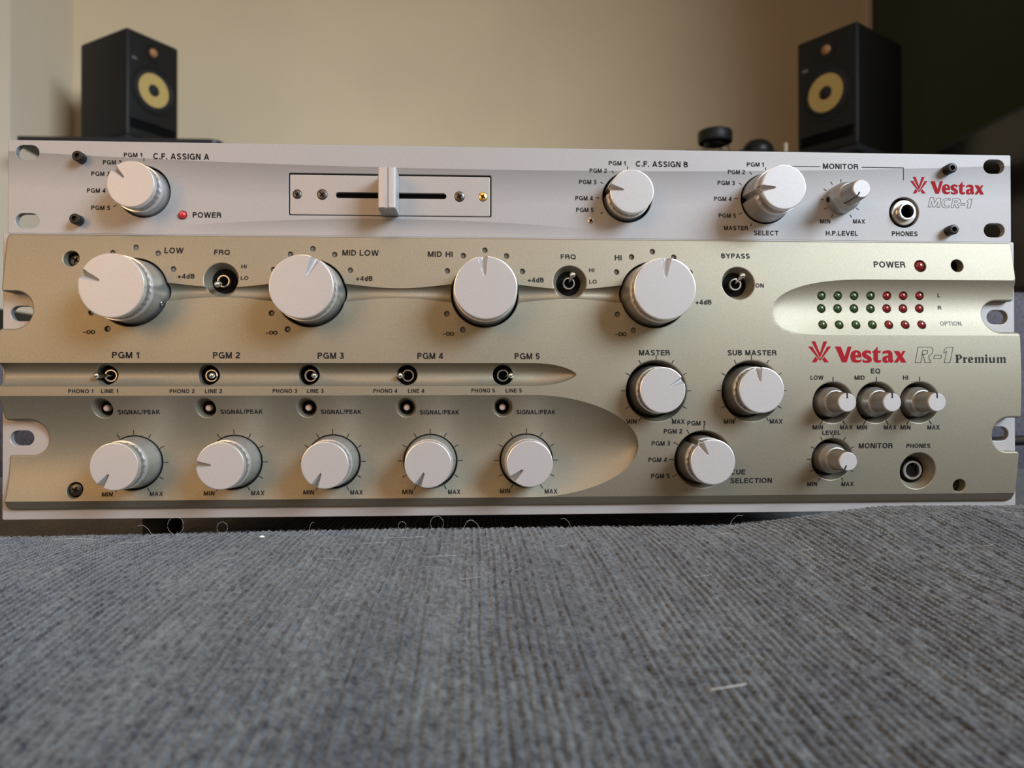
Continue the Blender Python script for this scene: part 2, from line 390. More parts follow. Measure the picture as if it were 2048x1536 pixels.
def carved_plate(name, outer, holes, depth, mat, back, step, lines=(), extra=None, skip=None, sharp=14, tapers=None):
    """front sheet y = -depth(x, z), cut by holes [(loop, rounding)], with walls down to y = back"""
    (oloop, oround) = outer
    loops = [(densify(oloop, 1.2), oround, True)] + [(h, r, False) for h, r in holes]
    pts = []; edges = []
    def add_loop(P, closed=True):
        b = len(pts); pts.extend(map(tuple, P)); n = len(P)
        edges.extend((b + i, b + (i + 1) % n) for i in range(n if closed else n - 1))
    keep_off = []
    for P, r, is_outer in loops:
        add_loop(P)
        sgn = 1 if area2(P) > 0 else -1
        if not is_outer: sgn = -sgn
        for q in ((.049, .19, .41, .69, 1., 1.25) if r > .39 else (.13, .5, 1., 1.4)):
            O = offset_loop(P, sgn * r * q)
            pts.extend(map(tuple, O))
    for Ln in lines: add_loop(np.asarray(Ln), False)
    lo = oloop.min(0); hi = oloop.max(0)
    gx = np.arange(lo[0] + step, hi[0], step); gz = np.arange(lo[1] + step * .87, hi[1], step * .87)
    G = np.array([(x + (step / 2 if j % 2 else 0), z) for j, z in enumerate(gz) for x in gx])
    if skip is not None: G = G[~skip(G)]
    if extra is not None: G = np.vstack([G, extra])
    ok = inside(G, loops[0][0]) & (dist_loop(G, loops[0][0]) > oround * 1.4 + .25)
    for P, r, is_outer in loops[1:]:
        lo2 = P.min(0) - 3; hi2 = P.max(0) + 3
        m = ((G >= lo2) & (G <= hi2)).all(1)
        if not m.any(): continue
        idx = np.where(m)[0]
        ok[idx] &= ~inside(G[idx], P) & (dist_loop(G[idx], P) > r * 1.4 + .22)
    G = G[ok]
    for Ln in lines:
        Ln = np.asarray(Ln)
        d = np.full(len(G), 1e9)
        lo2 = Ln.min(0) - 1; hi2 = Ln.max(0) + 1
        idx = np.where(((G >= lo2) & (G <= hi2)).all(1))[0]
        for s in range(0, len(idx), 4000):
            q = idx[s:s + 4000]
            d[q] = np.sqrt(((G[q][:, None, :] - Ln[None]) ** 2).sum(2)).min(1)
        G = G[d > .3]
    pts.extend(map(tuple, G))
    res = delaunay_2d_cdt([Vector(p) for p in pts], edges, [], 0, 1e-4)
    V2 = np.array([v[:] for v in res[0]]); T = np.array([f[:] for f in res[2] if len(f) == 3], int)
    cen = V2[T].mean(1)
    keep = inside(cen, loops[0][0])
    for P, r, is_outer in loops[1:]:
        m = ((cen >= P.min(0)) & (cen <= P.max(0))).all(1)
        idx = np.where(m & keep)[0]
        if len(idx): keep[idx] &= ~inside(cen[idx], P)
    T = T[keep]
    used = np.unique(T); remap = np.full(len(V2), -1); remap[used] = np.arange(len(used)); V2 = V2[used]; T = remap[T]
    d = np.asarray(depth(V2[:, 0], V2[:, 1]), float) * np.ones(len(V2))
    for P, r, is_outer in loops:
        dl = np.clip(dist_loop(V2, P), 0, r)
        d -= r - np.sqrt(np.maximum(r * r - (r - dl) ** 2, 0))
    V = np.stack([V2[:, 0], -d, V2[:, 1]], 1)
    # make every triangle face the viewer (-y)
    a = V2[T[:, 1]] - V2[T[:, 0]]; b = V2[T[:, 2]] - V2[T[:, 0]]
    flip = (a[:, 0] * b[:, 1] - a[:, 1] * b[:, 0]) < 0
    T[flip] = T[flip][:, ::-1]
    E = np.vstack([T[:, [0, 1]], T[:, [1, 2]], T[:, [2, 0]]])
    key = np.sort(E, 1); _, inv, cnt = np.unique(key, axis=0, return_inverse=True, return_counts=True)
    B = E[cnt[inv.ravel()] == 1]
    bv = np.unique(B); nb = len(V); mp = {int(v): nb + i for i, v in enumerate(bv)}
    W = V[bv].copy(); W[:, 1] = np.maximum(back, W[:, 1])
    for cx, cz, rr, k in (tapers or ()):
        q = np.hypot(W[:, 0] - cx, W[:, 2] - cz) < rr + .1
        W[q, 0] = cx + (W[q, 0] - cx) * k; W[q, 2] = cz + (W[q, 2] - cz) * k
    V = np.vstack([V, W])
    walls = []
    for i, j in B:
        walls.append((j, i, mp[int(i)])); walls.append((j, mp[int(i)], mp[int(j)]))
    F = np.vstack([T, np.array(walls, int)])
    return mesh_from(name, V, F, mat, sharp)


# ------------------------------------------------------------------ lettering: a monoline sans drawn from strokes
def arc(cx, cz, rx, rz, a0, a1, n=None):
    n = n or max(4, int(abs(a1 - a0) / 15))
    return [(cx + rx * math.cos(math.radians(a0 + (a1 - a0) * i / n)), cz + rz * math.sin(math.radians(a0 + (a1 - a0) * i / n))) for i in range(n + 1)]


W_ = .203; H_ = W_ / 2


def glyphs():
    w = H_; t = 1 - w
    def S(*pts, closed=False): return ('p', list(pts), closed)
    def Bp(x0, z0, x1, z1, k=1.): return ('b', x0, z0, x1, z1, k)
    g = {}
    g[' '] = (.42, [])
    g['I'] = (W_, [S((w, 0), (w, 1))])
    g['L'] = (.62, [S((w, 1), (w, w), (.62, w))])
    g['H'] = (.78, [S((w, 0), (w, 1)), S((.78 - w, 0), (.78 - w, 1)), S((w, .52), (.78 - w, .52))])
    g['E'] = (.70, [S((.70, t), (w, t), (w, w), (.70, w)), S((w, .52), (.66, .52))])
    g['F'] = (.66, [S((.66, t), (w, t), (w, 0)), S((w, .50), (.60, .50))])
    g['T'] = (.76, [S((0, t), (.76, t)), S((.38, t), (.38, 0))])
    g['N'] = (.79, [S((w, 0), (w, 1)), S((.79 - w, 0), (.79 - w, 1)), Bp(w + .03, 1, .79 - w - .03, 0)])
    g['M'] = (.94, [S((w, 0), (w, 1)), S((.94 - w, 0), (.94 - w, 1)), Bp(w + .03, 1, .47, 0), Bp(.94 - w - .03, 1, .47, 0)])
    g['A'] = (.88, [Bp(.09, 0, .44, 1), Bp(.79, 0, .44, 1), S((.22, .30), (.66, .30))])
    g['V'] = (.86, [Bp(.09, 1, .43, 0), Bp(.77, 1, .43, 0)])
    g['W'] = (1.24, [Bp(.09, 1, .34, 0), Bp(.62, 1, .34, 0), Bp(.62, 1, .90, 0), Bp(1.15, 1, .90, 0)])
    g['X'] = (.86, [Bp(.10, 0, .76, 1), Bp(.76, 0, .10, 1)])
    g['Y'] = (.86, [Bp(.09, 1, .43, .42), Bp(.77, 1, .43, .42), S((.43, .48), (.43, 0))])
    g['K'] = (.80, [S((w, 0), (w, 1)), Bp(.10, .30, .69, 1), Bp(.34, .52, .70, 0)])
    g['/'] = (.36, [Bp(.04, -.02, .32, 1.02, .75)])
    g['O'] = (.96, [('p', arc(.48, .5, .48 - w, .52 - w, 0, 345, 24), True)])
    g['Q'] = (.96, [('p', arc(.48, .5, .48 - w, .52 - w, 0, 345, 24), True), Bp(.56, .28, .88, -.03, .8)])
    g['C'] = (.88, [S(*arc(.47, .5, .47 - w, .52 - w, 42, 318, 22))])
    g['G'] = (.92, [S(*arc(.47, .5, .47 - w, .52 - w, 42, 318, 22)), S((.52, .46), (.92 - w, .46), (.92 - w, 0))])
    g['D'] = (.80, [S(*([(w, w), (.36, w)] + arc(.36, .5, .44 - w, .5 - w, -90, 90, 14)[1:] + [(w, t)]), closed=True)])
    g['P'] = (.72, [S((w, 0), (w, t), *(arc(.44, .70, .28 - w, .30 - w, 90, -90, 12)), (w, .40 + w))])
    g['R'] = (.78, [S((w, 0), (w, t), *(arc(.46, .71, .29 - w, .29 - w, 90, -90, 12)), (w, .42 + w)), S(*([(.46, .42 + w)] + arc(.50, .34, .18, .16, 80, 5, 6) + [(.69, 0)]))])
    g['B'] = (.76, [S((w, w), (w, t), *arc(.44, .74, .27 - w, .26 - w, 90, -90, 10), (w, .48 + w), closed=False), S((w, .44 + w), *arc(.46, .30, .30 - w, .30 - w, 90, -90, 10), (w, w))])
    g['S'] = (.78, [S(*(arc(.39, .74, .36 - w, .28 - w, 12, 255, 16) + arc(.39, .265, .39 - w, .285 - w, 78, -165, 16)))])
    g['U'] = (.78, [S(*([(w, 1), (w, .38)] + arc(.39, .38, .39 - w, .40 - w, 180, 360, 14)[1:] + [(.78 - w, 1)]))])
    g['1'] = (.40, [S((.40 - w, 0), (.40 - w, 1)), S((0, .74), (.20, .76), (.32, .92))])
    g['2'] = (.66, [S(*(arc(.33, .68, .33 - w, .34 - w, 165, -35, 14) + [(.12, .22), (w, w), (.66, w)]))])
    g['3'] = (.66, [S(*(arc(.32, .75, .29 - w, .27 - w, 165, -90, 14) + arc(.32, .275, .34 - w, .295 - w, 90, -165, 14)))])
    g['4'] = (.68, [S((.50, 0), (.50, 1)), Bp(.08, .26, .47, 1, .9), S((0, .26), (.68, .26))])
    g['5'] = (.66, [S((.60, t), (.17, t), (.10, .50)), S(*([(.10, .50)] + arc(.33, .315, .33 - w, .335 - w, 130, -160, 16)))])
    g['d'] = (.60, [S((.60 - w, 0), (.60 - w, 1)), ('p', arc(.29, .36, .29 - w, .38 - w, 0, 345, 20), True)])
    g['+'] = (.62, [S((.31, .06), (.31, .68)), S((0, .37), (.62, .37))])
    g['-'] = (.40, [S((0, .42), (.40, .42))])
    g['.'] = (W_, [S((w, 0), (w, W_))])
    g['∞'] = (1.44, [('p', arc(.37, .5, .37 - w, .48 - w, 0, 345, 20), True), ('p', arc(1.07, .5, .37 - w, .48 - w, 0, 345, 20), True)])
    return g


GLYPH = glyphs()


def stroke_poly(pts, closed, half):
    """triangles of a constant-width stroke with mitred joints"""
    P = [np.array(p, float) for p in pts]; n = len(P); L = []; R = []
    for i in range(n):
        a = P[i - 1] if (i or closed) else None; c = P[(i + 1) % n] if (i < n - 1 or closed) else None
        b = P[i]
        d1 = (b - a) / (np.linalg.norm(b - a) + 1e-9) if a is not None else None
        d2 = (c - b) / (np.linalg.norm(c - b) + 1e-9) if c is not None else None
        if d1 is None: d1 = d2
        if d2 is None: d2 = d1
        n1 = np.array([-d1[1], d1[0]]); n2 = np.array([-d2[1], d2[0]])
        m = n1 + n2; m /= np.linalg.norm(m) + 1e-9
        k = half / max(.35, float(m @ n1))
        L.append(b + m * k); R.append(b - m * k)
    V = []; F = []
    for l, r in zip(L, R): V += [tuple(l), tuple(r)]
    for i in range(n if closed else n - 1):
        j = (i + 1) % n; F.append((2 * i, 2 * j, 2 * j + 1, 2 * i + 1))
    return V, F


def text_shapes(s, x0, x1, zc, cap):
    """2D quads of a string fitted to x0..x1 and to its cap height"""
    gap = .15; adv = 0; items = []
    for ch in s:
        wd, prims = GLYPH[ch]
        if ch in '-' and '∞' in s: wd = .34
        items.append((adv, prims)); adv += wd + (gap if ch not in ' ' else 0)
    adv -= gap
    sx = (x1 - x0) / adv; sz = cap
    V = []; F = []
    for off, prims in items:
        for p in prims:
            if p[0] == 'p': v, f = stroke_poly(p[1], p[2], H_)
            else:
                _, a, b, c, d, k = p
                L = math.hypot(c - a, d - b); hw = H_ * k * L / abs(d - b) * .98
                v = [(a - hw, b), (a + hw, b), (c + hw, d), (c - hw, d)]; f = [(0, 1, 2, 3)]
            o = len(V)
            V += [(x0 + (off + q[0]) * sx, zc + (q[1] - .5) * sz) for q in v]
            F += [tuple(i + o for i in t) for t in f]
    return V, F


class Print:
    """flat ink shapes laid on a front surface"""
    def __init__(self, depth, lift=.08): self.V = []; self.F = []; self.depth = depth; self.lift = lift
    def add(self, V, F):
        b = len(self.V); self.V += list(V); self.F += [tuple(i + b for i in f) for f in F]
    def line(self, x0, z0, x1, z1, w):
        self.add(*stroke_poly([(x0, z0), (x1, z1)], False, w / 2))
    def poly(self, loops):
        P = [[Vector((p[0], p[1], 0)) for p in l] for l in loops]
        V = [(p.x, p.y) for l in P for p in l]
        self.add(V, [tuple(t) for t in tessellate_polygon(P)])
    def build(self, name, mat, parent):
        A = np.array(self.V); d = self.depth(A[:, 0], A[:, 1]) * np.ones(len(A))
        V = np.stack([A[:, 0], -d - self.lift, A[:, 1]], 1)
        me = mesh_from(name, V, self.F, mat)
        bm = bmesh.new(); bm.from_mesh(me)
        for f in bm.faces:
            if f.normal.y > 0: f.normal_flip()
        bm.to_mesh(me); bm.free()
        return link(name, me, parent)


EMBLEM = [[[(208, 115), (275, 115), (352, 325), (420, 115), (487, 115), (353, 408)]],
          [[(145, 205), (218, 205), (353, 432), (487, 205), (555, 205), (355, 461)]],
          [[(270, 388), (315, 432), (285, 487), (205, 487)]], [[(432, 390), (508, 487), (425, 487), (392, 432)]]]
WORD = [[[(622, 205), (725, 205), (790, 385), (850, 205), (918, 205), (825, 487), (740, 487)]],
        [[(892, 385), (896, 350), (905, 325), (920, 300), (945, 283), (970, 273), (995, 270), (1022, 272), (1045, 280), (1065, 296), (1078, 318), (1086, 345), (1088, 370), (1088, 400), (978, 400), (984, 425), (1000, 443), (1030, 450), (1060, 442), (1088, 425), (1083, 472), (1065, 484), (1040, 492), (1015, 496), (990, 495), (960, 490), (935, 480), (915, 463), (902, 440), (895, 412)],
         [(978, 358), (1027, 358), (1026, 330), (1018, 312), (1008, 307), (998, 309), (988, 320), (981, 338)]],
        [[(1262, 290), (1255, 345), (1240, 332), (1222, 323), (1200, 318), (1185, 320), (1176, 329), (1178, 340), (1190, 351), (1215, 363), (1240, 378), (1258, 396), (1270, 418), (1274, 440), (1268, 465), (1253, 481), (1230, 491), (1205, 496), (1175, 497), (1145, 494), (1105, 480), (1112, 430), (1130, 444), (1150, 454), (1172, 458), (1188, 452), (1192, 440), (1182, 428), (1160, 418), (1135, 404), (1114, 386), (1102, 362), (1099, 335), (1105, 312), (1118, 295), (1137, 282), (1160, 274), (1185, 270), (1225, 275)]],
        [[(1382, 205), (1382, 280), (1435, 280), (1430, 318), (1385, 318), (1382, 425), (1388, 442), (1402, 448), (1420, 447), (1440, 440), (1440, 478), (1420, 490), (1395, 496), (1365, 495), (1335, 486), (1315, 470), (1305, 448), (1303, 420), (1305, 318), (1285, 315), (1282, 300), (1330, 260)]],
        [[(1468, 345), (1470, 297), (1492, 283), (1520, 275), (1550, 271), (1580, 272), (1605, 279), (1625, 291), (1637, 308), (1642, 330), (1645, 425), (1650, 442), (1665, 455), (1640, 490), (1622, 496), (1605, 494), (1585, 475), (1568, 488), (1545, 496), (1520, 497), (1495, 492), (1475, 480), (1464, 460), (1461, 435), (1466, 410), (1480, 390), (1500, 377), (1525, 370), (1560, 363), (1572, 350), (1570, 335), (1558, 326), (1540, 323), (1518, 326), (1490, 335)],
         [(1565, 400), (1550, 405), (1539, 417), (1534, 435), (1537, 452), (1548, 460), (1560, 457), (1567, 448)]],
        [[(1668, 283), (1760, 283), (1800, 340), (1825, 283), (1880, 283), (1822, 375), (1890, 492), (1800, 492), (1768, 440), (1735, 492), (1665, 492), (1737, 390)]]]


def put_logo(pr, box):
    x0, z0, x1, z1 = box
    for loops in EMBLEM + WORD:
        pr.poly([[(x0 + (p[0] - 145) / (1890 - 145) * (x1 - x0), z0 + (p[1] - 115) / (497 - 115) * (z1 - z0)) for p in l] for l in loops])


# ------------------------------------------------------------------ knobs
def pointer_knob(name, R, Rb, H, selector):
    """turned knob with a wedge pointer cut from its face to its rim, pointer at +z, axis -y; returns body and grip meshes"""
    rings = [(R * q, H) for q in np.linspace(.04, .945, 17)] + [(R - .28, H), (R - .08, H - .10), (R, H - .30), (R + .02, H - .8), (R + .04, H - 1.7), (R + .05, H - 2.8),
             (R - .5, H - 2.85), (R - .5, H - 7.2), (R + .42, H - 7.25), (R + .45, H - 7.4), (R + .55, H - 9.0), (R + .5, H - 9.3), (R + .25, H - 9.35), (Rb, 2), (Rb, 0)]
    th = np.unique(np.concatenate([np.linspace(-np.pi, np.pi, 96, endpoint=False), np.linspace(-.24, .24, 33)]))
    n = len(th); a0 = .40 * R
    V = [(0, -H, 0)]; F = []
    for r, h in rings:
        for t in th:
            rr = r; hh = h
            al = r * math.cos(t); w = abs(r * math.sin(t))
            if al > a0:
                u = (al - a0) / (R - a0)
                hw = R * (.045 + .115 * u) * math.sqrt(1 - (1 - min(1, u / .14)) ** 2) if u > 0 else 0
                if hw > 0 and w < hw:
                    c = 1 - (w / hw) ** 1.5
                    hh = min(hh, H - (.9 + 2.1 * min(u, 1.)) * c * min(1, u / .1 + .3))
            if selector and h < H - .2:
                hw = R * .16
                if math.cos(t) > 0 and w < hw: rr = rr - 2.2 * (1 - (w / hw) ** 1.5)
            V.append((rr * math.sin(t), -hh, rr * math.cos(t)))
    for k in range(n): F.append((0, 1 + (k + 1) % n, 1 + k))
    for i in range(len(rings) - 1):
        for k in range(n):
            k2 = (k + 1) % n
            F.append((1 + i * n + k, 1 + i * n + k2, 1 + (i + 1) * n + k2, 1 + (i + 1) * n + k))
    body = mesh_from(name, V, F, M_KNOB)
    bm = bmesh.new(); bm.from_mesh(body); bmesh.ops.recalc_face_normals(bm, faces=bm.faces[:]); bm.to_mesh(body); bm.free()
    body.polygons.foreach_set('use_smooth', [True] * len(body.polygons)); body.set_sharp_from_angle(angle=math.radians(32))
    for m in (M_KNOB_EDGE, M_KNOB_SIDE): body.materials.append(m)
    mi = [0] * n
    for i in range(len(rings) - 1): mi += [0 if i < 17 else (1 if i < 23 or 23 < i < 28 else 2)] * n
    body.polygons.foreach_set('material_index', mi)
    # facetted grip band round the knob
    N = 64 if R > 12 else 48; V = []; F = []
    zone = [k for k in range(N) if not (selector and abs((k / N + .5) % 1 - .5) < .028)]
    for h in (H - 2.85, H - 7.25):
        for k in range(N):
            a = 2 * math.pi * (k + .5) / N
            q = R + (.02 if k % 2 else -.20); V.append((q * math.sin(a), -h, q * math.cos(a)))
    for k in zone: F.append(((k - 1) % N, k, N + k, N + (k - 1) % N))
    grip = mesh_from('grip_band', V, F, M_KNOB_GRIP)
    return body, grip


def trim_knob(H):
    """slim stepped knob: fluted stem on a flared skirt; returns body, stem and pointer meshes"""
    b = MB()
    b.lathe([(.0001, H), (3.9, H), (4.25, H - .25), (4.32, H - .6), (4.34, H - 1.6), (4.2, H - 1.7)], 48)
    b.lathe([(5.2, H - 11), (5.55, H - 11.1), (5.75, H - 11.5), (5.9, H - 13), (6.9, H - 14.2), (7.1, H - 15), (7.15, 0)], 48)
    body = b.mesh('knob', M_KNOB); body.materials.append(M_KNOB_SIDE)
    for p in body.polygons:
        if p.center.y > -(H - 2) * MM: p.material_index = 1
    N = 60; V = []; F = []
    for h, r in ((H - 1.7, 4.35), (H - 11.05, 5.15)):
        for k in range(2 * N):
            a = math.pi * k / N; q = r + (.10 if k % 2 else -.08)
            V.append((q * math.sin(a), -h, q * math.cos(a)))
    for k in range(2 * N):
        k2 = (k + 1) % (2 * N); F.append((k, k2, 2 * N + k2, 2 * N + k))
    stem = mesh_from('fluted_stem', V, F, M_KNOB_SIDE)
    p = MB().box(-.35, .35, -H - .02, -H + .8, 1.9, 4.36)
    p.add([(-.22, -H + 1.7, 4.48), (.22, -H + 1.7, 4.48), (.22, -H + 11, 5.3), (-.22, -H + 11, 5.3)], [(0, 1, 2, 3)])
    return body, stem, p.mesh('pointer', M_INK)


K_EQ = pointer_knob('knob', 13.9, 15.1, 28, False)
K_STD = pointer_knob('knob', 10.45, 12.0, 22, False)
K_SEL = pointer_knob('knob', 10.3, 11.6, 22.5, True)
K_TRIM = trim_knob(23.6)
SCREW_HOLE = MB().lathe([(.0001, -.1), (.75, -.1), (.8, .14), (1.2, .14), (1.3, -.1)], 24).mesh('set_screw', M_STEEL)


def put_knob(parent, kind, x, z, deg, y=0., label=None, only_front=False):
    rot = (0, math.radians(deg), 0)
    k = link('knob', kind[0], parent, Vector((x, y, z)) * MM, rot)
    link('fluted_stem' if len(kind) == 3 else 'grip_band', kind[1], k)
    if len(kind) == 3: link('pointer', kind[2], k)
    if label: k['label'] = label
    return k


# ------------------------------------------------------------------ small hardware
def phillips_mesh(r, mat, name='screw', dome=.5):
    b = MB()
    b.lathe([(r * .999, -1.0), (r, -.02), (r * .97, .1), (r * .7, dome * .75), (r * .3, dome), (.0001, dome * 1.03)], 32)
    return b.mesh(name, mat)


def cross_mesh(r, dome=.5):
    b = MB()
    for s in (0, 1):
        w = r * .13; l = r * .52
        if s: b.box(-w, w, -dome - .06, -dome + .3, -l, l)
        else: b.box(-l, l, -dome - .06, -dome + .3, -w, w)
    return b.mesh('cross_recess', M_SHADE_BLACK)  # black bars on the head stand for the shade in the recess


SCREW_CACHE = {}


def put_screw(parent, x, y, z, r, mat, deg=20, label=None):
    key = (r, mat.name)
    if key not in SCREW_CACHE: SCREW_CACHE[key] = (phillips_mesh(r, mat), cross_mesh(r))
    a, c = SCREW_CACHE[key]
    s = link('screw', a, parent, Vector((x, y, z)) * MM, (0, math.radians(deg), 0)); link('cross_recess', c, s)
    if label: s['label'] = label
    return s


SOCKET = MB().lathe([(1.9, -1.5), (2.35, .2), (2.45, .6), (2.45, 4.2), (2.3, 4.6), (2.05, 4.75), (1.25, 4.75), (1.2, 3.2), (.0001, 3.2)], 32).mesh('socket_screw', M_BLACK)


def dome_mesh(r, mat, name='led_lens'):
    prof = [(r, -2.5), (r, 0)] + [(r * math.cos(t), r * .75 * math.sin(t)) for t in np.linspace(.12, math.pi / 2 - .05, 7)] + [(.0001, r * .75)]
    return MB().lathe(prof, 24).mesh(name, mat, 60)


def switch_meshes():
    bush = MB().lathe([(2.1, -1.), (2.1, 2.6), (2.3, 2.9), (2.8, 2.9), (3.0, 2.6), (3.0, 0), (4.3, 0), (4.3, -.8)], 32, closed=True).mesh('bushing', M_STEEL)
    void = MB().lathe([(2.1, 1.2), (.0001, 1.2)], 24).mesh('lever_seat', M_SHADE_BLACK)  # black disc painting in the dark inside the bushing
    prof = [(.75, 0), (.85, 3), (1.0, 6), (1.25, 8)] + [(1.45 * math.cos(t), 9 + 1.45 * math.sin(t)) for t in np.linspace(-.55, math.pi / 2 - .05, 9)] + [(.0001, 10.45)]
    lever = MB().lathe(prof, 24).mesh('lever', M_CHROME, 70)
    return bush, void, lever


SW = switch_meshes()


def put_switch(parent, x, z, dx, dz, y=0., reach=9.):
    s = link('toggle_switch', SW[0], parent, Vector((x, y, z)) * MM)
    link('lever_seat', SW[1], s)
    l = link('lever', SW[2], s)
    d = Vector((dx, -reach, dz)).normalized()
    l.rotation_mode = 'QUATERNION'; l.rotation_quaternion = Vector((0, -1, 0)).rotation_difference(d)
    l['label'] = 'polished bat lever with a ball tip'
    return s


def black_box(name, x0, x1, y0, y1, z0, z1, parent, mat=None):
    return MB().box(x0, x1, y0, y1, z0, z1, .6 if y1 - y0 > 2 else 0).build(name, mat or M_BLACK, parent)


# ================================================================== the lower unit: sculpted three-unit mixer
mixer = tag(empty('rack_mixer', (0, 0, SEAT)), 'large champagne-silver rack mixer with sculpted front, four big equaliser knobs, resting on grey sofa', 'mixer')
PGM_X = [-181.6 + 45.35 * i for i in range(5)]
EQ_X = [-180.2, -99.9, -19.9, 59.8]
SW_X = [-192.2, -146.7, -101.3, -56.2, -11.5]
SIG_X = [-193.6, -147.6, -102.0, -56.5, -11.6]
ROWS = [[(141.78, 104.4), (149.98, 104.45), (158.1, 104.5), (166.3, 104.55), (174.4, 104.6), (182.5, 104.62), (190.65, 104.65)],
        [(141.53, 98.2), (149.7, 98.25), (157.85, 98.3), (166.05, 98.33), (174.1, 98.37), (182.2, 98.4), (190.36, 98.44)],
        [(141.2, 90.25), (149.35, 90.3), (157.6, 90.33), (165.7, 90.36), (173.8, 90.39), (181.9, 90.42), (190.1, 90.44)]]

outer = fillet([(-238, 131.2, 1.6), (-238, 104.2, 1.2), (-223.7, 104.2, 8.2), (-223.7, 87.2, 8.2), (-238, 87.2, 1.5),
                (-238, 45.9, 1.5), (-219.9, 45.9, 7.8), (-219.9, 29.9, 7.8), (-238, 29.9, 1.5), (-238, 4.6, 1.8),
                (238, 4.6, 1.8), (238, 29.4, 1.6), (223.9, 29.4, 8), (223.9, 45.7, 8), (238, 45.7, 1.2),
                (238, 86.9, 1.6), (221.3, 86.9, 7.7), (221.3, 102.3, 7.7), (238, 102.3, 1.2), (238, 131.2, 1.6)])
holes = []
DOTS = []
for x in EQ_X:
    holes.append((circle(x, 104.2, 15.8, 96), .5))
    for a in (-150, -120, -60, -30, 0, 30, 60):
        p = (x + 20.3 * math.sin(math.radians(a)), 104.8 + 20.3 * math.cos(math.radians(a)))
        DOTS.append(p); holes.append((circle(*p, 1.25, 16), .3))
for x, z in ((-140.9, 110.2), (20.0, 110.0), (100.5, 109.9)): holes.append((circle(x, z, 7.7, 56), .6))
for x in SW_X: holes.append((circle(x, 66.4, 4.75, 40), .3))
for x in SIG_X: holes.append((circle(x, 51.3, 4.4, 40), .5))
for x in PGM_X: holes.append((circle(x, 26.0, 12.65, 80), .4))
holes += [(circle(60.2, 58.9, 14.2, 88), .7), (circle(105.6, 58.8, 14.2, 88), .7), (circle(83.0, 26.5, 13.6, 84), .6)]
for x in (144.9, 166.0, 187.2): holes.append((circle(x, 53.2, 9.7, 64), .6))
holes += [(circle(145.4, 26.2, 9.9, 64), .6), (circle(187.9, 20.2, 8.6, 60), .7)]
holes += [(circle(-208.5, 119.6, 3.5, 32), .5), (circle(209.1, 119.3, 3.05, 32), .3), (circle(-207.5, 13.7, 3.5, 32), .5), (circle(209.2, 12.9, 3.1, 32), .3)]
holes.append((circle(190.6, 119.0, 2.85, 30), .3))
for row in ROWS:
    for p in row: holes.append((circle(*p, 2.05, 24), .25))


def feature_lines():
    L = []; X = []
    # scoop
    xs = np.concatenate([np.arange(-241, 3, 1.2), 3 + 49 * np.sin(np.linspace(0, np.pi / 2, 50))])
    t = np.clip((xs - 3) / 49., 0, 1); h = np.sqrt(np.maximum(1 - t ** 1.85, 0))
    L.append(np.vstack([np.stack([xs, 33 + 24 * h], 1), np.stack([xs, 33 - 24 * h], 1)[-2::-1]]))
    for q in (.98, .94, -.98, -.94):
        X.append(np.stack([xs, 33 + 24 * h * q], 1)[:-4])
    # meter recess
    xs = np.concatenate([166 - 49.3 * (1 - np.linspace(0, 1, 60) ** 2.6), np.arange(167.2, 242, 1.2)])
    t = np.clip((166 - xs) / 49.3, 0, 1)
    ht = 14.7 * np.maximum(1 - t ** 2.5, 0) ** .5; hb = 12.3 * np.maximum(1 - t ** 6, 0) ** .36
    L.append(np.vstack([np.stack([xs, 97.5 + ht], 1)[::-1], densify(np.stack([xs, 97.5 - hb], 1), .9, False)[1:]]))
    for q in (.95, .88): X.append(np.stack([xs, 97.5 + ht * q], 1)[8:]); X.append(np.stack([xs, 97.5 - hb * q], 1)[8:])
    # channel
    xs = np.concatenate([np.arange(-241, 2, 1.0), 2 + 20.6 * np.sin(np.linspace(0, np.pi / 2, 34))])
    t = np.clip((xs - 2) / 20.6, 0, 1); h = np.maximum(1 - t ** 2.1, 0) ** .68
    L.append(np.vstack([np.stack([xs, 66.5 + 5.3 * h], 1), np.stack([xs, 66.5 - 5.3 * h], 1)[-2::-1]]))
    for q in (.993, .975, .94, .89, .82, .73, .62, .5, .37, .23, .08): 
        for s in (q, -q): X.append(np.stack([xs, 66.5 + 5.3 * h * s], 1)[:-3])
    # grooves
    for a, b in zip(EQ_X[:-1], EQ_X[1:]):
        xs = np.arange(a + 14, b - 13.9, .9)
        w = 2.3 + 3.0 * np.cos(np.pi * (xs + 180.2) / 80.1) ** 2
        L.append(np.stack([xs, 104.3 + w], 1)); L.append(np.stack([xs, 104.3 - w], 1))
        for q in (.97, .9, .78, .62, .42, .2, 0):
            for s in ((q, -q) if q else (0,)): X.append(np.stack([xs, 104.3 + w * s], 1))
    L.append(np.stack([np.arange(-240, 240.1, 1.5), np.full(321, 9.0)], 1))
    return L, np.vstack(X)


def in_fine(G):
    x, z = G[:, 0], G[:, 1]
    t = np.clip((x - 2) / 20.6, 0, 1)
    a = (np.abs(z - 66.5) < 5.3 * np.maximum(1 - t ** 2.1, 0) ** .68 + .3) & (x < 22)
    w = 2.3 + 3.0 * np.cos(np.pi * (x + 180.2) / 80.1) ** 2
    return a | ((np.abs(z - 104.3) < w + .3) & (x > -180) & (x < 60))


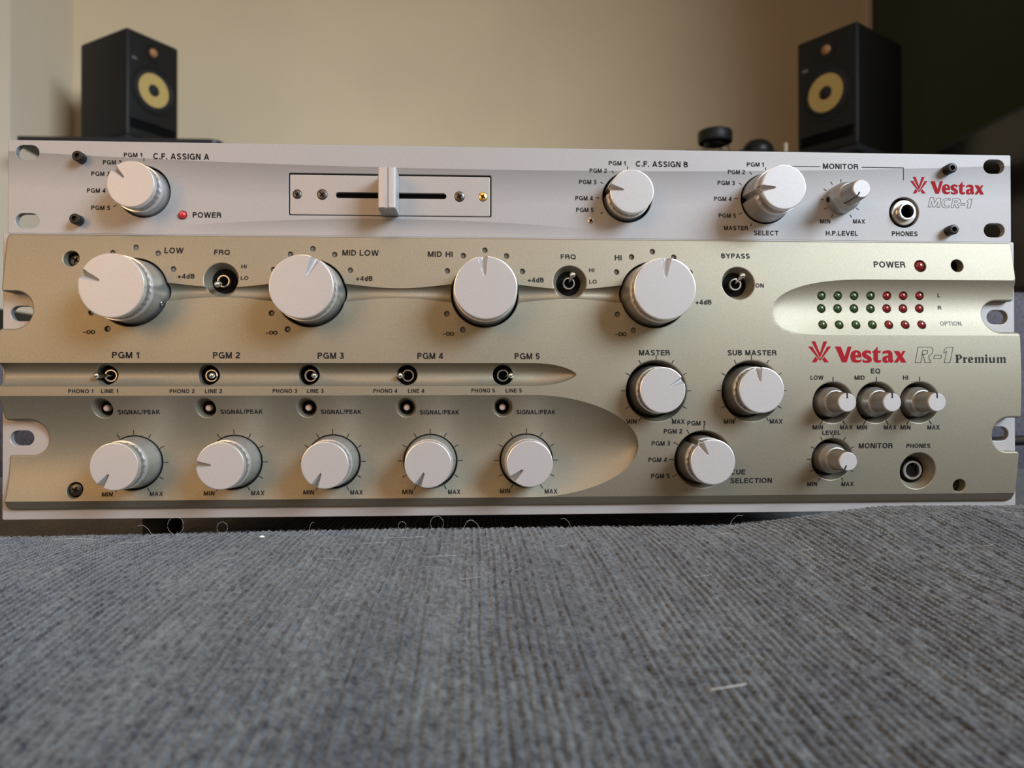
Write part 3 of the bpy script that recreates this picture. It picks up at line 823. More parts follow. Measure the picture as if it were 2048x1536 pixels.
TAPERS = [(x, z, 7.7, .74) for x, z in ((-140.9, 110.2), (20.0, 110.0), (100.5, 109.9))] + [(x, 51.3, 4.4, .72) for x in SIG_X]
TAPERS += [(60.2, 58.9, 14.2, .91), (105.6, 58.8, 14.2, .91), (83.0, 26.5, 13.6, .91), (187.9, 20.2, 8.6, .72)] + [(x, z, r, .86) for x, z, r in ((144.9, 53.2, 9.7), (166.0, 53.2, 9.7), (187.2, 53.2, 9.7), (145.4, 26.2, 9.9))]
LINES, EXTRA = feature_lines()
face = link('faceplate', carved_plate('faceplate', (outer, .9), holes, cover_depth, M_COVER, 0., 1.5, LINES, EXTRA, in_fine, tapers=TAPERS), mixer)
# base plate with its four rack slots
base_out = fillet([(-241.3, 131.9, .6), (-241.3, 0, .8), (241.3, 0, .8), (241.3, 131.9, .6)])
base_holes = [(slot(sx * 232.5, z, 10.6, 6.9), .3) for sx in (-1, 1) for z in (37.5, 94.8)]
bp = link('base_plate', carved_plate('base_plate', (base_out, .3), base_holes, lambda x, z: 0 * x, M_PLATE, 3., 4.), mixer)
bp['label'] = 'flat silver mounting plate with slotted ears'
black_box('gap_shade_sheet', -217, 217, -.3, -.01, 6, 130, mixer, M_SHADE_BLACK)  # added black sheet, so the gaps round the knobs look deeply shaded
black_box('chassis', -214, 214, 3.05, 240, 2, 130.5, mixer)
for x in (-185, 185):
    for y in (40, 215):
        MB().lathe([(8.5, -24.2), (9, -23.5), (9.5, 2)], 28, (0, 0, 0), 'z').build('rubber_foot', M_RUBBER, mixer, (x, y, 0))

pr = Print(cover_depth)
for s, x0, x1, zc, cap in TEXT_LOWER[:-1]: pr.add(*text_shapes(s, x0, x1, zc, cap))


def radial(pr, x, z, r0, r1, angs, w=.36):
    for a in angs:
        s, c = math.sin(math.radians(a)), math.cos(math.radians(a))
        pr.line(x + r0 * s, z + r0 * c, x + r1 * s, z + r1 * c, w)


ALL = list(range(-150, 151, 30))
for x in PGM_X: radial(pr, x, 26.0, 13.0, 15.2, ALL)
for x in (60.2, 105.6): radial(pr, x, 58.9, 14.6, 16.6, ALL)
radial(pr, 83.0, 26.5, 14.1, 16.4, (0, -30, -60, -90, -120))
for x in (144.9, 166.0, 187.2): radial(pr, x, 53.2, 10.0, 12.2, (-150, 0, 150), .42)
radial(pr, 145.4, 26.2, 10.3, 12.1, ALL)


def outline(pr, loops, box, w, h, wid):
    x0, z0, x1, z1 = box
    for l in loops:
        P = [(x0 + p[0] / w * (x1 - x0), z0 + p[1] / h * (z1 - z0)) for p in l]
        pr.add(*stroke_poly(P, True, wid / 2))


outline(pr, [[(158, 140), (375, 140), (405, 145), (430, 160), (446, 185), (447, 210), (440, 235), (425, 263), (400, 290), (355, 313), (395, 443), (285, 443), (252, 285), (236, 285), (203, 443), (95, 443)],
             [(245, 205), (325, 205), (342, 213), (346, 228), (340, 248), (325, 266), (300, 276), (234, 279)],
             [(470, 297), (607, 297), (597, 362), (458, 362)],
             [(725, 142), (838, 142), (770, 443), (660, 443), (710, 222), (655, 256), (668, 187)]], BOX_R, 2048, 585, .22)
PREM = [[[(875, 286), (940, 286), (970, 288), (992, 298), (1004, 320), (1003, 345), (990, 364), (968, 375), (932, 380), (932, 432), (948, 438), (948, 447), (876, 447), (876, 438), (892, 432), (892, 302), (875, 296)], [(932, 300), (932, 366), (950, 360), (966, 344), (968, 320), (958, 304)]],
        [[(1020, 345), (1055, 330), (1066, 335), (1068, 356), (1085, 338), (1104, 336), (1112, 350), (1104, 368), (1088, 364), (1070, 374), (1070, 432), (1086, 438), (1086, 447), (1020, 447), (1020, 438), (1034, 432), (1034, 358), (1020, 354)]],
        [[(1122, 390), (1128, 360), (1145, 339), (1172, 331), (1200, 336), (1218, 352), (1226, 382), (1160, 402), (1168, 420), (1192, 430), (1226, 416), (1222, 432), (1195, 446), (1165, 448), (1140, 438), (1127, 418)], [(1157, 386), (1160, 362), (1170, 346), (1182, 346), (1188, 360), (1190, 374)]]]
def stem_letters(x, n, w, gap):
    """lower-case m strokes: n stems with wedge serifs and arched shoulders"""
    out = []
    for i in range(n):
        a = x + i * (w + gap)
        top = 331 if i == 0 else 345
        out.append([[(a - (14 if i == 0 else 0), 348), (a + w * .7, top), (a + w, top + 6), (a + w, 432), (a + w + 10, 439), (a + w + 10, 447), (a - 10, 447), (a - 10, 439), (a, 432), (a, 358), (a - (14 if i == 0 else 0), 356)]])
        if i: out.append([[(a - gap - 4, 366), (a - gap * .5, 340), (a + w * .35, 331), (a + w * .9, 338), (a + w, 352), (a, 362), (a - 6, 352), (a - gap * .5, 352)]])
    return out
PREM += stem_letters(1262, 3, 33, 33) + stem_letters(1692, 3, 33, 33)
PREM += [[[(1452, 348), (1488, 331), (1500, 337), (1500, 432), (1512, 439), (1512, 447), (1452, 447), (1452, 439), (1464, 432), (1464, 358), (1452, 356)]],
         [[(1480 + 20 * math.cos(t), 302 + 20 * math.sin(t)) for t in np.linspace(0, 6.0, 16)]],
         [[(1526, 345), (1570, 333), (1573, 405), (1584, 424), (1604, 424), (1612, 412), (1612, 358), (1600, 352), (1600, 345), (1644, 333), (1648, 340), (1648, 428), (1660, 438), (1620, 448), (1614, 434), (1590, 447), (1562, 447), (1542, 432), (1537, 405), (1537, 360), (1526, 354)]]]
x0, z0, x1, z1 = BOX_R
for loops in PREM: pr.poly([[(x0 + p[0] / 2048 * (x1 - x0), z0 + p[1] / 585 * (z1 - z0)) for p in l] for l in loops])
pr.build('lettering', M_INK, face)
pr = Print(cover_depth); put_logo(pr, BOX_LOGO_LOWER); pr.build('logo', M_RED_INK, face)['label'] = 'red emblem and brand lettering'
pr = Print(cover_depth); pr.add(*text_shapes(*TEXT_LOWER[-1])); pr.build('lettering', M_GREY_INK, face)['label'] = 'pale grey lettering'

for x, a in zip(EQ_X, (-68, 26.5, -5.5, 3)):
    k = put_knob(mixer, K_EQ, x, 104.3, a)
    if x < -150:
        s = link('set_screw', SCREW_HOLE, k)
        b = math.radians(90 + 22 + 68)
        s.location = Vector((15.0 * math.sin(b), -9.0, 15.0 * math.cos(b))) * MM
        s.rotation_mode = 'QUATERNION'; s.rotation_quaternion = Vector((0, -1, 0)).rotation_difference(Vector((math.sin(b), 0, math.cos(b))))
for x, a in zip(PGM_X, (-145.5, -86.5, -154, -154, -131)): put_knob(mixer, K_STD, x, 26.2, a, .3)
put_knob(mixer, K_STD, 60.4, 59.2, 64, 1.)
put_knob(mixer, K_STD, 105.9, 59.1, -8, .5)
put_knob(mixer, K_SEL, 83.2, 26.5, -34, 1.)
for x in (144.9, 166.0, 187.2): put_knob(mixer, K_TRIM, x, 53.4, 0, .3)
put_knob(mixer, K_TRIM, 145.2, 26.5, -154, .3)
put_switch(mixer, -140.9, 110.0, -.8, -2.4)
put_switch(mixer, 20.0, 109.9, 1.1, 3.4)
put_switch(mixer, 100.4, 109.9, 1.5, 3.6)
for x, dx in zip(SW_X, (-4.2, 2.2, 3.0, -3.2, 3.6)): put_switch(mixer, x + .2, 66.2, dx, 0, .9)
for p in DOTS:
    d = float(cover_depth(*p))
    dot = link('index_dot', MB().lathe([(1.25, -1), (1.22, 0), (.9, .12), (.0001, .12)], 16).mesh('index_dot', M_DOT) if p is DOTS[0] else bpy.data.meshes['index_dot'], mixer, Vector((p[0], -d + 1.2, p[1])) * MM)
LG = dome_mesh(1.85, M_LED_GREEN); LR = dome_mesh(1.85, M_LED_RED)
for row in ROWS:
    for i, p in enumerate(row):
        o = link('led_lens', LG if i < 4 else LR, mixer, Vector((p[0], -float(cover_depth(*p)) + .9, p[1])) * MM)
        o['label'] = 'green meter lamp' if i < 4 else 'red meter lamp'
link('led_lens', dome_mesh(2.5, M_LED_RED), mixer, Vector((190.6, -3.6, 119.0)) * MM)['label'] = 'larger red power lamp'
LC = dome_mesh(1.55, M_LED_CLEAR)
for x in SIG_X:
    o = link('led_lens', LC, mixer, Vector((x, -2.2, 51.3)) * MM); o['label'] = 'milky signal lamp'
put_screw(mixer, -208.4, -.4, 119.5, 2.9, M_DARK_STEEL, 30)
put_screw(mixer, -207.4, -2.0, 13.8, 2.9, M_DARK_STEEL, 20)
put_screw(mixer, 209.0, -.4, 13.0, 2.7, M_DARK_STEEL, 10)
j = MB().lathe([(3.35, -2), (3.35, 1.6), (3.6, 2.0), (4.4, 2.0), (4.7, 1.6), (4.7, -2)], 40, closed=True).build('phone_jack', M_STEEL, mixer, (187.9, -.4, 20.2))
MB().lathe([(3.3, -.2), (.0001, -.2)], 32).build('socket_bore', M_SHADE_BLACK, j)  # black disc for the darkness down the jack

# ================================================================== the upper unit: one-unit crossfader panel
upper = tag(empty('rack_crossfader', (0, 0, SEAT)), 'slim silver one-unit crossfader panel stacked on top of the sculpted champagne mixer', 'mixer')
YU = 2.4
outer = fillet([(-240.8, 175.8, .8), (-240.8, 132.2, .8), (241.8, 132.2, .8), (241.8, 175.8, .8)])
holes = [(slot(sx * 232.5 + .5, z, 10.6, 6.9), .3) for sx in (-1, 1) for z in (138.2, 169.9)]
for x in (-179.1, 49.2, 117.2): holes.append((circle(x, 152.4, 12.1, 80), .35))
holes += [(circle(155.0, 152.5, 7.0, 56), .3), (circle(187.0, 146.6, 7.5, 60), .35), (circle(-161.4, 141.6, 2.0, 24), .25)]
holes.append((densify(fillet([(-112.4, 162.1, .8), (-112.4, 142.1, .8), (-16.6, 142.1, .8), (-16.6, 162.1, .8)]), 1.2), .3))
flat = lambda x, z: 0 * np.asarray(x, float) - YU
uf = link('faceplate', carved_plate('faceplate', (outer, .45), holes, flat, M_UPPER, YU + 3., 2.6), upper)
black_box('chassis', -214, 214, YU + 5.5, 200, 132.5, 174.5, upper)
black_box('gap_shade_sheet', -217, 217, YU + 2.9, YU + 3.3, 134, 174, upper, M_SHADE_BLACK)  # added like the lower one: paints the panel openings dark
pr = Print(flat)
for s, x0, x1, zc, cap in TEXT_UPPER: pr.add(*text_shapes(s, x0, x1, zc, cap))
for l in LINES_UPPER: pr.line(*l, .36)
outline(pr, [[(605, 612), (690, 612), (706, 742), (768, 618), (862, 622), (830, 842), (768, 842), (790, 705), (715, 838), (655, 836), (640, 698), (612, 838), (550, 836)],
             [(1090, 632), (1082, 672), (1060, 662), (1030, 657), (995, 662), (962, 685), (942, 720), (936, 760), (948, 793), (970, 808), (1000, 812), (1062, 795), (1052, 842), (1020, 850), (985, 852), (940, 848), (900, 830), (880, 798), (878, 755), (890, 705), (915, 662), (955, 632), (1005, 618), (1050, 620)],
             [(1148, 625), (1270, 625), (1305, 633), (1328, 655), (1334, 690), (1310, 735), (1262, 760), (1295, 848), (1225, 846), (1198, 765), (1178, 765), (1165, 846), (1105, 846)],
             [(1195, 675), (1245, 675), (1262, 688), (1258, 705), (1240, 718), (1187, 722)],
             [(1345, 738), (1442, 742), (1435, 785), (1338, 782)],
             [(1545, 632), (1610, 632), (1570, 850), (1490, 848), (1522, 705), (1488, 718), (1495, 672)]], BOX_MCR, 2048, 964, .17)
pr.build('lettering', M_INK, uf)
pr = Print(flat); put_logo(pr, BOX_LOGO_UPPER); pr.build('logo', M_RED_INK, uf)['label'] = 'red emblem and brand lettering'

put_knob(upper, K_STD, -179.1, 152.2, -47, 10.)
put_knob(upper, K_SEL, 49.0, 152.3, -80, 13.0)
put_knob(upper, K_SEL, 117.2, 152.4, -94, 2.2)
k = put_knob(upper, K_TRIM, 154.7, 152.6, -147, 5.)
s = link('set_screw', MB().lathe([(1.3, -.3), (1.3, .5), (.8, .6), (.7, .2), (.0001, .2)], 20).mesh('set_screw', M_BLACK), k)
s_a = math.radians(-95 + 147)
s.location = Vector((7.1 * math.sin(s_a), -5.0, 7.1 * math.cos(s_a))) * MM
s.rotation_mode = 'QUATERNION'; s.rotation_quaternion = Vector((0, -1, 0)).rotation_difference(Vector((math.sin(s_a), 0, math.cos(s_a))))
link('led_lens', dome_mesh(1.8, M_LED_POWER), upper, Vector((-161.4, YU - .3, 141.6)) * MM)['label'] = 'bright red power lamp'
for x, z in ((-207.3, 167.4), (-208.4, 138.4), (208.8, 167.8), (209.5, 137.6)):
    link('socket_screw', SOCKET, upper, Vector((x, YU, z)) * MM)
put_screw(upper, 31.5, YU + .3, 141.0, 2.0, M_STEEL, 25)
# phone jack with nut and barrel
j = MB().lathe([(3.15, -3), (3.15, 4.0), (3.3, 4.3), (4.0, 4.3), (4.2, 3.9), (4.3, 1.6), (5.9, 1.5), (6.2, 1.2), (6.3, -1.5), (6.3, -3)], 48, closed=True).build('phone_jack', node_mat('nickel', (.55, .52, .47), 1., .24), upper, (186.8, YU + 1., 146.5))
MB().lathe([(3.1, .5), (.0001, .5)], 32).build('socket_bore', M_SHADE_BLACK, j)  # shade at the bottom of the barrel, as a black disc
# crossfader insert, slot and handle
ins = carved_plate('fader_plate', (fillet([(-111.9, 161.5, .6), (-111.9, 142.5, .6), (-17.1, 142.5, .6), (-17.1, 161.5, .6)]), .35),
                   [(slot(-64.3, 152.0, 52.4, 2.7), .2), (circle(-108.5, 152.1, 2.2, 24), .2), (circle(-96.8, 152.1, 2.5, 24), .2), (circle(-31.9, 151.9, 2.5, 24), .2), (circle(-20.7, 151.9, 2.2, 24), .2)],
                   lambda x, z: 0 * np.asarray(x, float) - YU - .4, M_PLATE, YU + 2.6, 2.4)
fp = link('fader_plate', ins, upper)
for x, r, m, a in ((-108.5, 2.1, M_DARK_STEEL, 25), (-96.8, 2.45, M_DARK_STEEL, 50), (-31.9, 2.45, M_DARK_STEEL, 65), (-20.7, 2.1, M_BRASS, 30)):
    put_screw(upper, x, YU + .55, 152.0, r, m, a, 'brassy screw' if m is M_BRASS else None)
hb = MB()
prof = [(-4.1, 2.4), (-4.1, -12.2), (-3.8, -12.9), (-3.2, -13.1), (-.75, -13.1), (-.5, -12.5), (.5, -12.5), (.75, -13.1), (3.2, -13.1), (3.8, -12.9), (4.1, -12.2), (4.1, 2.4)]
V = []; F = []
for z, ins_ in ((142.2, .5), (142.7, 0), (160.9, 0), (161.4, .5)):
    for x, y in prof: V.append((-64.6 + x * (1 - .02 * ins_), min(y + ins_, 2.4) if y < 0 else y - .2, z))
n = len(prof)
for i in range(3):
    for k in range(n):
        k2 = (k + 1) % n; F.append((i * n + k, i * n + k2, (i + 1) * n + k2, (i + 1) * n + k))
F.append(tuple(range(n - 1, -1, -1))); F.append(tuple(3 * n + k for k in range(n)))
hb.add(V, F)
hb.build('fader_handle', M_KNOB, upper, smooth=25)

# ================================================================== the sofa under and behind the two units
def seat_z(x, y):
    """height (mm) of the sofa seat round the units"""
    sm = lambda a, b, t: (lambda q: q * q * (3 - 2 * q))(np.clip((t - a) / (b - a), 0, 1))
    z = -6.6 - 1.6 * sm(60, 240, -x) * sm(-60, 0, y)
    z = z + 9.6 * sm(80, 175, x) * sm(-95, -14, y) * (1 - sm(-9, 6, y))
    z = z - 18. * sm(-2, 17, y)
    z = z - 12. * np.clip((-y - 20) / 190., 0, 2) ** 1.5
    z = z + 1.0 * np.sin(x / 61. + y / 47.) * sm(20, 90, -y) + .8 * np.sin(x / 33. - y / 71. + 1) * sm(20, 90, -y)
    return z


def fabric(ribs=False):
    m = node_mat('ribbed_grey_fabric', (.085, .09, .095), 0, .95, .12)
    nt = m.node_tree; n = nt.nodes; L = nt.links; b = n['Principled BSDF']
    b.inputs['Sheen Weight'].default_value = .25; b.inputs['Sheen Roughness'].default_value = .5
    tc = n.new('ShaderNodeTexCoord')
    def noise(scale, stretch, detail=3.):
        mp = n.new('ShaderNodeMapping'); mp.inputs['Scale'].default_value = stretch; L.new(tc.outputs['Object'], mp.inputs['Vector'])
        k = n.new('ShaderNodeTexNoise'); k.inputs['Scale'].default_value = scale; k.inputs['Detail'].default_value = detail
        L.new(mp.outputs['Vector'], k.inputs['Vector']); return k.outputs['Fac']
    r1 = n.new('ShaderNodeValToRGB'); r1.color_ramp.elements[0].position = .34; r1.color_ramp.elements[1].position = .66
    r1.color_ramp.elements[0].color = (.017, .019, .026, 1); r1.color_ramp.elements[1].color = (.100, .115, .125, 1)
    ad = n.new('ShaderNodeMath'); ad.operation = 'MULTIPLY_ADD'; ad.inputs[1].default_value = .26
    L.new(noise(360, (1, .05, 1), 1.), ad.inputs[0])
    a2 = n.new('ShaderNodeMath'); a2.operation = 'MULTIPLY'; a2.inputs[1].default_value = .74; L.new(noise(480, (1, .6, 1)), a2.inputs[0])
    L.new(a2.outputs[0], ad.inputs[2]); L.new(ad.outputs[0], r1.inputs['Fac'])
    r2 = n.new('ShaderNodeValToRGB'); r2.color_ramp.elements[0].position = .38; r2.color_ramp.elements[1].position = .66
    r2.color_ramp.elements[0].color = (.8, .8, .84, 1); r2.color_ramp.elements[1].color = (1.22, 1.22, 1.16, 1)
    L.new(noise(38, (1, .5, 1)), r2.inputs['Fac'])
    mx = n.new('ShaderNodeMixRGB'); mx.blend_type = 'MULTIPLY'; mx.inputs['Fac'].default_value = 1
    L.new(r1.outputs['Color'], mx.inputs[1]); L.new(r2.outputs['Color'], mx.inputs[2]); L.new(mx.outputs['Color'], b.inputs['Base Color'])
    bp = n.new('ShaderNodeBump'); bp.inputs['Strength'].default_value = .5; bp.inputs['Distance'].default_value = .0004
    L.new(noise(2600, (1, .5, 1)), bp.inputs['Height']); L.new(bp.outputs['Normal'], b.inputs['Normal'])
    if ribs:                                   # the same 2.8 mm ribs as relief, for the cloth away from the units
        wv = n.new('ShaderNodeTexWave'); wv.wave_type = 'BANDS'; wv.bands_direction = 'X'; wv.inputs['Scale'].default_value = 2 * math.pi / 20 / .0028
        wv.inputs['Distortion'].default_value = .6; wv.inputs['Detail'].default_value = 1.; wv.inputs['Detail Scale'].default_value = .05
        L.new(tc.outputs['Object'], wv.inputs['Vector'])
        b2 = n.new('ShaderNodeBump'); b2.inputs['Strength'].default_value = 1.; b2.inputs['Distance'].default_value = .0011
        L.new(wv.outputs['Fac'], b2.inputs['Height']); L.new(bp.outputs['Normal'], b2.inputs['Normal']); L.new(b2.outputs['Normal'], b.inputs['Normal'])
    return m


M_FABRIC = fabric()
M_CUSHION = fabric(True)
sofa = tag(empty('sofa', (0, 0, SEAT)), 'grey ribbed fabric sofa carrying the two stacked silver units', 'sofa')


def seat_mesh():
    xs = np.arange(-300, 300.1, .4)
    ys = []; y = -352.
    while y < 40:
        ys.append(y); y += .75 if y < -150 else (.85 if y < 10 else 2.5)
    ys = np.array(ys)
    X, Y = np.meshgrid(xs, ys)
    Z = seat_z(X, Y)
    wob = .45 * np.sin(Y / 31. + X / 90.) + .16 * np.sin(Y / 9. + X / 14.)
    ph = (X + wob) * 2 * np.pi / 2.8
    rib = np.floor((X + wob) / 2.8)
    Z = Z + .75 * np.abs(np.cos(ph / 2)) ** .8 * (1 + .22 * np.sin(rib * 12.9898 + np.sin(rib * 78.2) * 3))
    # knit bumps along every rib, each rib out of step with the next
    Z = Z + .36 * np.sin(Y * 2 * np.pi / 2.5 + rib * 2.4) * np.abs(np.cos(ph / 2))
    def blur_noise(sx, sy):
        A = RNG.standard_normal((len(ys) // sy + 3, len(xs) // sx + 3))
        gy = np.arange(len(ys)) / sy; gx = np.arange(len(xs)) / sx
        iy = gy.astype(int); ix = gx.astype(int); fy = (gy - iy)[:, None]; fx = (gx - ix)[None]
        fy = fy * fy * (3 - 2 * fy); fx = fx * fx * (3 - 2 * fx)
        return (A[iy][:, ix] * (1 - fx) + A[iy][:, ix + 1] * fx) * (1 - fy) + (A[iy + 1][:, ix] * (1 - fx) + A[iy + 1][:, ix + 1] * fx) * fy
    Z = Z + .13 * blur_noise(3, 3) + .12 * blur_noise(6, 9) + .2 * blur_noise(30, 40)
    Z = np.where(Y > -1, np.minimum(Z, -6.3), Z); Z = np.where(Y > 14, np.minimum(Z, -24.5), Z)
    nx, ny = len(xs), len(ys)
    idx = np.arange(nx * ny).reshape(ny, nx)
    F = np.stack([idx[:-1, :-1].ravel(), idx[:-1, 1:].ravel(), idx[1:, 1:].ravel(), idx[1:, :-1].ravel()], 1)
    V = np.stack([X.ravel(), Y.ravel(), Z.ravel()], 1)
    me = mesh_from('seat_cover', V, F, M_FABRIC)
    me.polygons.foreach_set('use_smooth', [True] * len(me.polygons))
    return me


link('seat_cover', seat_mesh(), sofa)
b2 = MB()
# cushion body under the cover: lowered where the cover droops
xs = np.linspace(-900, 900, 61); ys = np.concatenate([np.linspace(-385, 40, 44), np.linspace(60, 600, 12)])
V = []; F = []
for y in ys:
    for x in xs:
        inside_cover = abs(x) < 301 and -353 < y < 41
        V.append((x, y, float(seat_z(np.array(x), np.array(min(y, 40.)))) - (2.2 if abs(x) < 335 and -375 < y < 41 else 0)))
nx = len(xs)
for i in range(len(ys) - 1):
    for k in range(nx - 1): F.append((i * nx + k, i * nx + k + 1, (i + 1) * nx + k + 1, (i + 1) * nx + k))
b2.add(V, F)
nt_ = len(V)
ring = [k for k in range(nx)] + [i * nx + nx - 1 for i in range(1, len(ys))] + [(len(ys) - 1) * nx + k for k in range(nx - 2, -1, -1)] + [i * nx for i in range(len(ys) - 2, 0, -1)]
low = [(V[i][0], V[i][1], -165.) for i in ring]
b2.add(low, [])
for k in range(len(ring)):
    k2 = (k + 1) % len(ring); b2.F.append((ring[k2], ring[k], nt_ + k, nt_ + k2))
b2.F.append(tuple(nt_ + k for k in range(len(ring))))
b2.build('seat_cushion', M_CUSHION, sofa)
bb = MB(); V = []; F = []
prof = [(430, -20), (418, 20), (415, 60), (0, 0), (0, 0), (0, 0), (0, 0), (0, 0), (600, 60), (600, -20)]
xs = np.linspace(-900, 900, 49)
for x in xs:
    top = 130 + 30 * max(-1.3, min(1.0, x / 480.)) + 4 * math.sin(x / 70.)
    P = [(425, -30), (412, 0), (408, 40), (410, top - 30), (418, top - 10), (432, top), (520, top + 4), (575, top - 6), (595, top - 40), (600, 0), (600, -30)]
    V += [(x, y, z) for y, z in P]
n = 11
for i in range(len(xs) - 1):
    for k in range(n - 1): F.append((i * n + k, (i + 1) * n + k, (i + 1) * n + k + 1, i * n + k + 1))
F.append(tuple(range(n))); F.append(tuple((len(xs) - 1) * n + k for k in range(n - 1, -1, -1)))
bb.add(V, F)
M_BACKREST = node_mat('slate_weave', (.085, .082, .10), 0, .95, .1)
add_noise(M_BACKREST, 500, .35, bump=.6, bscale=900, dist=.0006)
bb.build('backrest', M_BACKREST, sofa)
MB().box(-900, 900, -370, 600, -448, -165, 12).build('sofa_base', M_BACKREST, sofa)

# loose fibres and a crumb on the seat
def fibre_mesh(specs, r):
    b = MB()
    for pts, rr in specs: b.tube(pts, rr, 5, False)
    return b.mesh('lint_fibres', M_LINT, 60)


M_LINT = node_mat('white_lint', (.62, .62, .60), 0, .8, .2)
M_FUZZ = node_mat('grey_fuzz', (.23, .24, .25), 0, .9, .1)
specs = []
def sz(x, y): return float(seat_z(np.array(float(x)), np.array(float(y)))) + 1.75
def lint(x, y, L, ang, lift, bend, r=.03):
    P = []
    for t in np.linspace(0, 1, 9):
        a = ang + bend * (t - .5)
        px = x + L * (t - .5) * math.cos(a); py = y + L * (t - .5) * math.sin(a)
        P.append((px, py, sz(px, py) + lift * math.sin(math.pi * t)))
    specs.append((P, r))
for args in ((-55, -28, 16, .1, .3, .4), (-68, -38, 11, .2, .3, .3), (-82, -62, 10, -.1, .4, .5), (-26, -92, 9, .35, .3, .9), (-38, -60, 12, .1, .2, .2), (60, -88, 10, .5, .4, 1.0),
             (12, -48, 9, .6, .5, 1.2), (110, -62, 8, .3, .5, 1.5), (150, -100, 9, -.5, .5, 1.), (38, -178, 11, .3, .8, .6, .09), (-120, -60, 7, .9, .4, .8), (-170, -30, 12, .2, .4, .5),
             (-200, -22, 20, .15, 1.2, .3), (-130, -95, 7, 1.0, .3, .4), (85, -30, 10, .2, .6, .6), (128, -22, 9, -.3, .6, .9), (180, -70, 8, .4, .5, 1.1), (-95, -18, 8, 2.0, 1.5, 1.2)):
    lint(*args)
for x, y, R in ((-42.0, -12, 3.0), (-160, -9, 3.6), (-139, -10, 2.4), (-58, -10, 1.8)):          # curled hairs standing at the units' edge
    specs.append(([(x + R * math.cos(t), y, sz(x, y) + R * 1.1 + R * 1.1 * math.sin(t)) for t in np.linspace(-1.5, 4.4, 18)], .032))
for x, y, dx in ((-30, -10, 3), (-22, -12, -4), (20, -9, -3), (95, -9, 4), (-100, -11, 1.5), (-170, -10, -4)):
    specs.append(([(x, y, sz(x, y)), (x + dx * .4, y - .5, sz(x, y) + 3), (x + dx, y, sz(x, y) + 4.5), (x + dx * 1.6, y, sz(x, y) + 4.2)], .03))
tag(link('lint_fibres', fibre_mesh(specs, .05)), 'pale loose hairs and lint scattered over the grey sofa seat', 'lint', kind='stuff').location = (0, 0, SEAT)
specs = []
for i in range(5200):
    x = RNG.uniform(-262, 262); y = (1.5 - abs(RNG.normal(0, 1)) * 5) if i % 2 else -3 - abs(RNG.normal(0, 1)) ** 1.5 * 34
    if y < -150: continue
    L = RNG.uniform(.8, 2.6); a = RNG.uniform(0, 6.28); up = RNG.uniform(.1, 1.1)
    z = sz(x, y) - 1.35
    specs.append(([(x, y, z), (x + .5 * L * math.cos(a), y + .4 * L * math.sin(a), z + up), (x + L * math.cos(a), y + .8 * L * math.sin(a), z + up * RNG.uniform(.3, 1.3))], .035))
b = MB()
for pts, rr in specs: b.tube(pts, rr, 3, False)
fz = b.build('fabric_fuzz', M_FUZZ, sofa); fz['kind'] = 'stuff'
cr = MB().lathe([(.0001, -.5), (.7, -.3), (.9, .1), (.6, .55), (.0001, .7)], 12, (0, 0, 0), 'z').build('crumb', node_mat('white_crumb', (.85, .85, .84), 0, .6), None, (-118, -22, 0))
cr.location = (-.118, -.022, SEAT + (sz(-118, -22) + .2) * MM); cr.scale = (1.3, 1, .8)
tag(cr, 'tiny white crumb lying on grey sofa seat in front of the mixer', 'crumb')

# ================================================================== room
def M3v(x, y, z): return (x * MM, y * MM, z * MM + SEAT)


def wallmat(name, col):
    m = node_mat(name, col, 0, .9, .2); add_noise(m, 3.0, .03, bump=.15, bscale=160, dist=.0008); return m


M_WALL = wallmat('beige_wall_paint', (.79, .63, .42))
M_WALL_L = wallmat('pale_wall_paint', (.74, .635, .49))
M_GREEN = wallmat('dark_green_wall_paint', (.052, .060, .034))
M_FLOOR = node_mat('oak_floor', (.32, .17, .075), 0, .4); add_noise(M_FLOOR, 6, .25, bump=.1, stretch=(8, 1, 1))
YB = 2580


def wall(name, x0, x1, y0, y1, z0, z1, mat):
    o = MB().box(x0, x1, y0, y1, z0, z1).build(name, mat); o.location = (0, 0, SEAT); return structure(o)


wall('floor', -3600, 2600, -2600, 2700, -550, -450, M_FLOOR)
wall('wall_back', -1508, 1551, YB, YB + 100, -450, 2050, M_WALL)
wall('wall_left', -3500, -1508, 2189, YB + 100, -450, 2050, M_WALL_L)
wall('wall_right', 1551, 1651, 150, YB + 100, -450, 2050, M_GREEN)
wall('ceiling', -3600, 2600, -500, 2700, 2050, 2150, node_mat('ceiling_white', (.75, .72, .68), 0, .9))
wall('trim_1', 1537, 1551, YB - 14, YB, -450, 2050, node_mat('cream_trim', (.62, .54, .42), 0, .7))

# ------------------------------------------------------------------ the studio monitor pair
M_CAB = node_mat('black_vinyl', (.011, .010, .009), 0, .5, .4); add_noise(M_CAB, 900, .1, bump=.2, dist=.0003)
M_BAFFLE = node_mat('black_baffle', (.010, .010, .010), 0, .42, .4)
M_CONE = node_mat('yellow_weave', (.56, .39, .13), 0, .55, .4); add_noise(M_CONE, 700, .12, bump=.3, dist=.0003)
M_TWEETER = node_mat('amber_dome', (.42, .20, .075), 0, .5)
M_BADGE = node_mat('grey_badge', (.20, .20, .21), .5, .4)


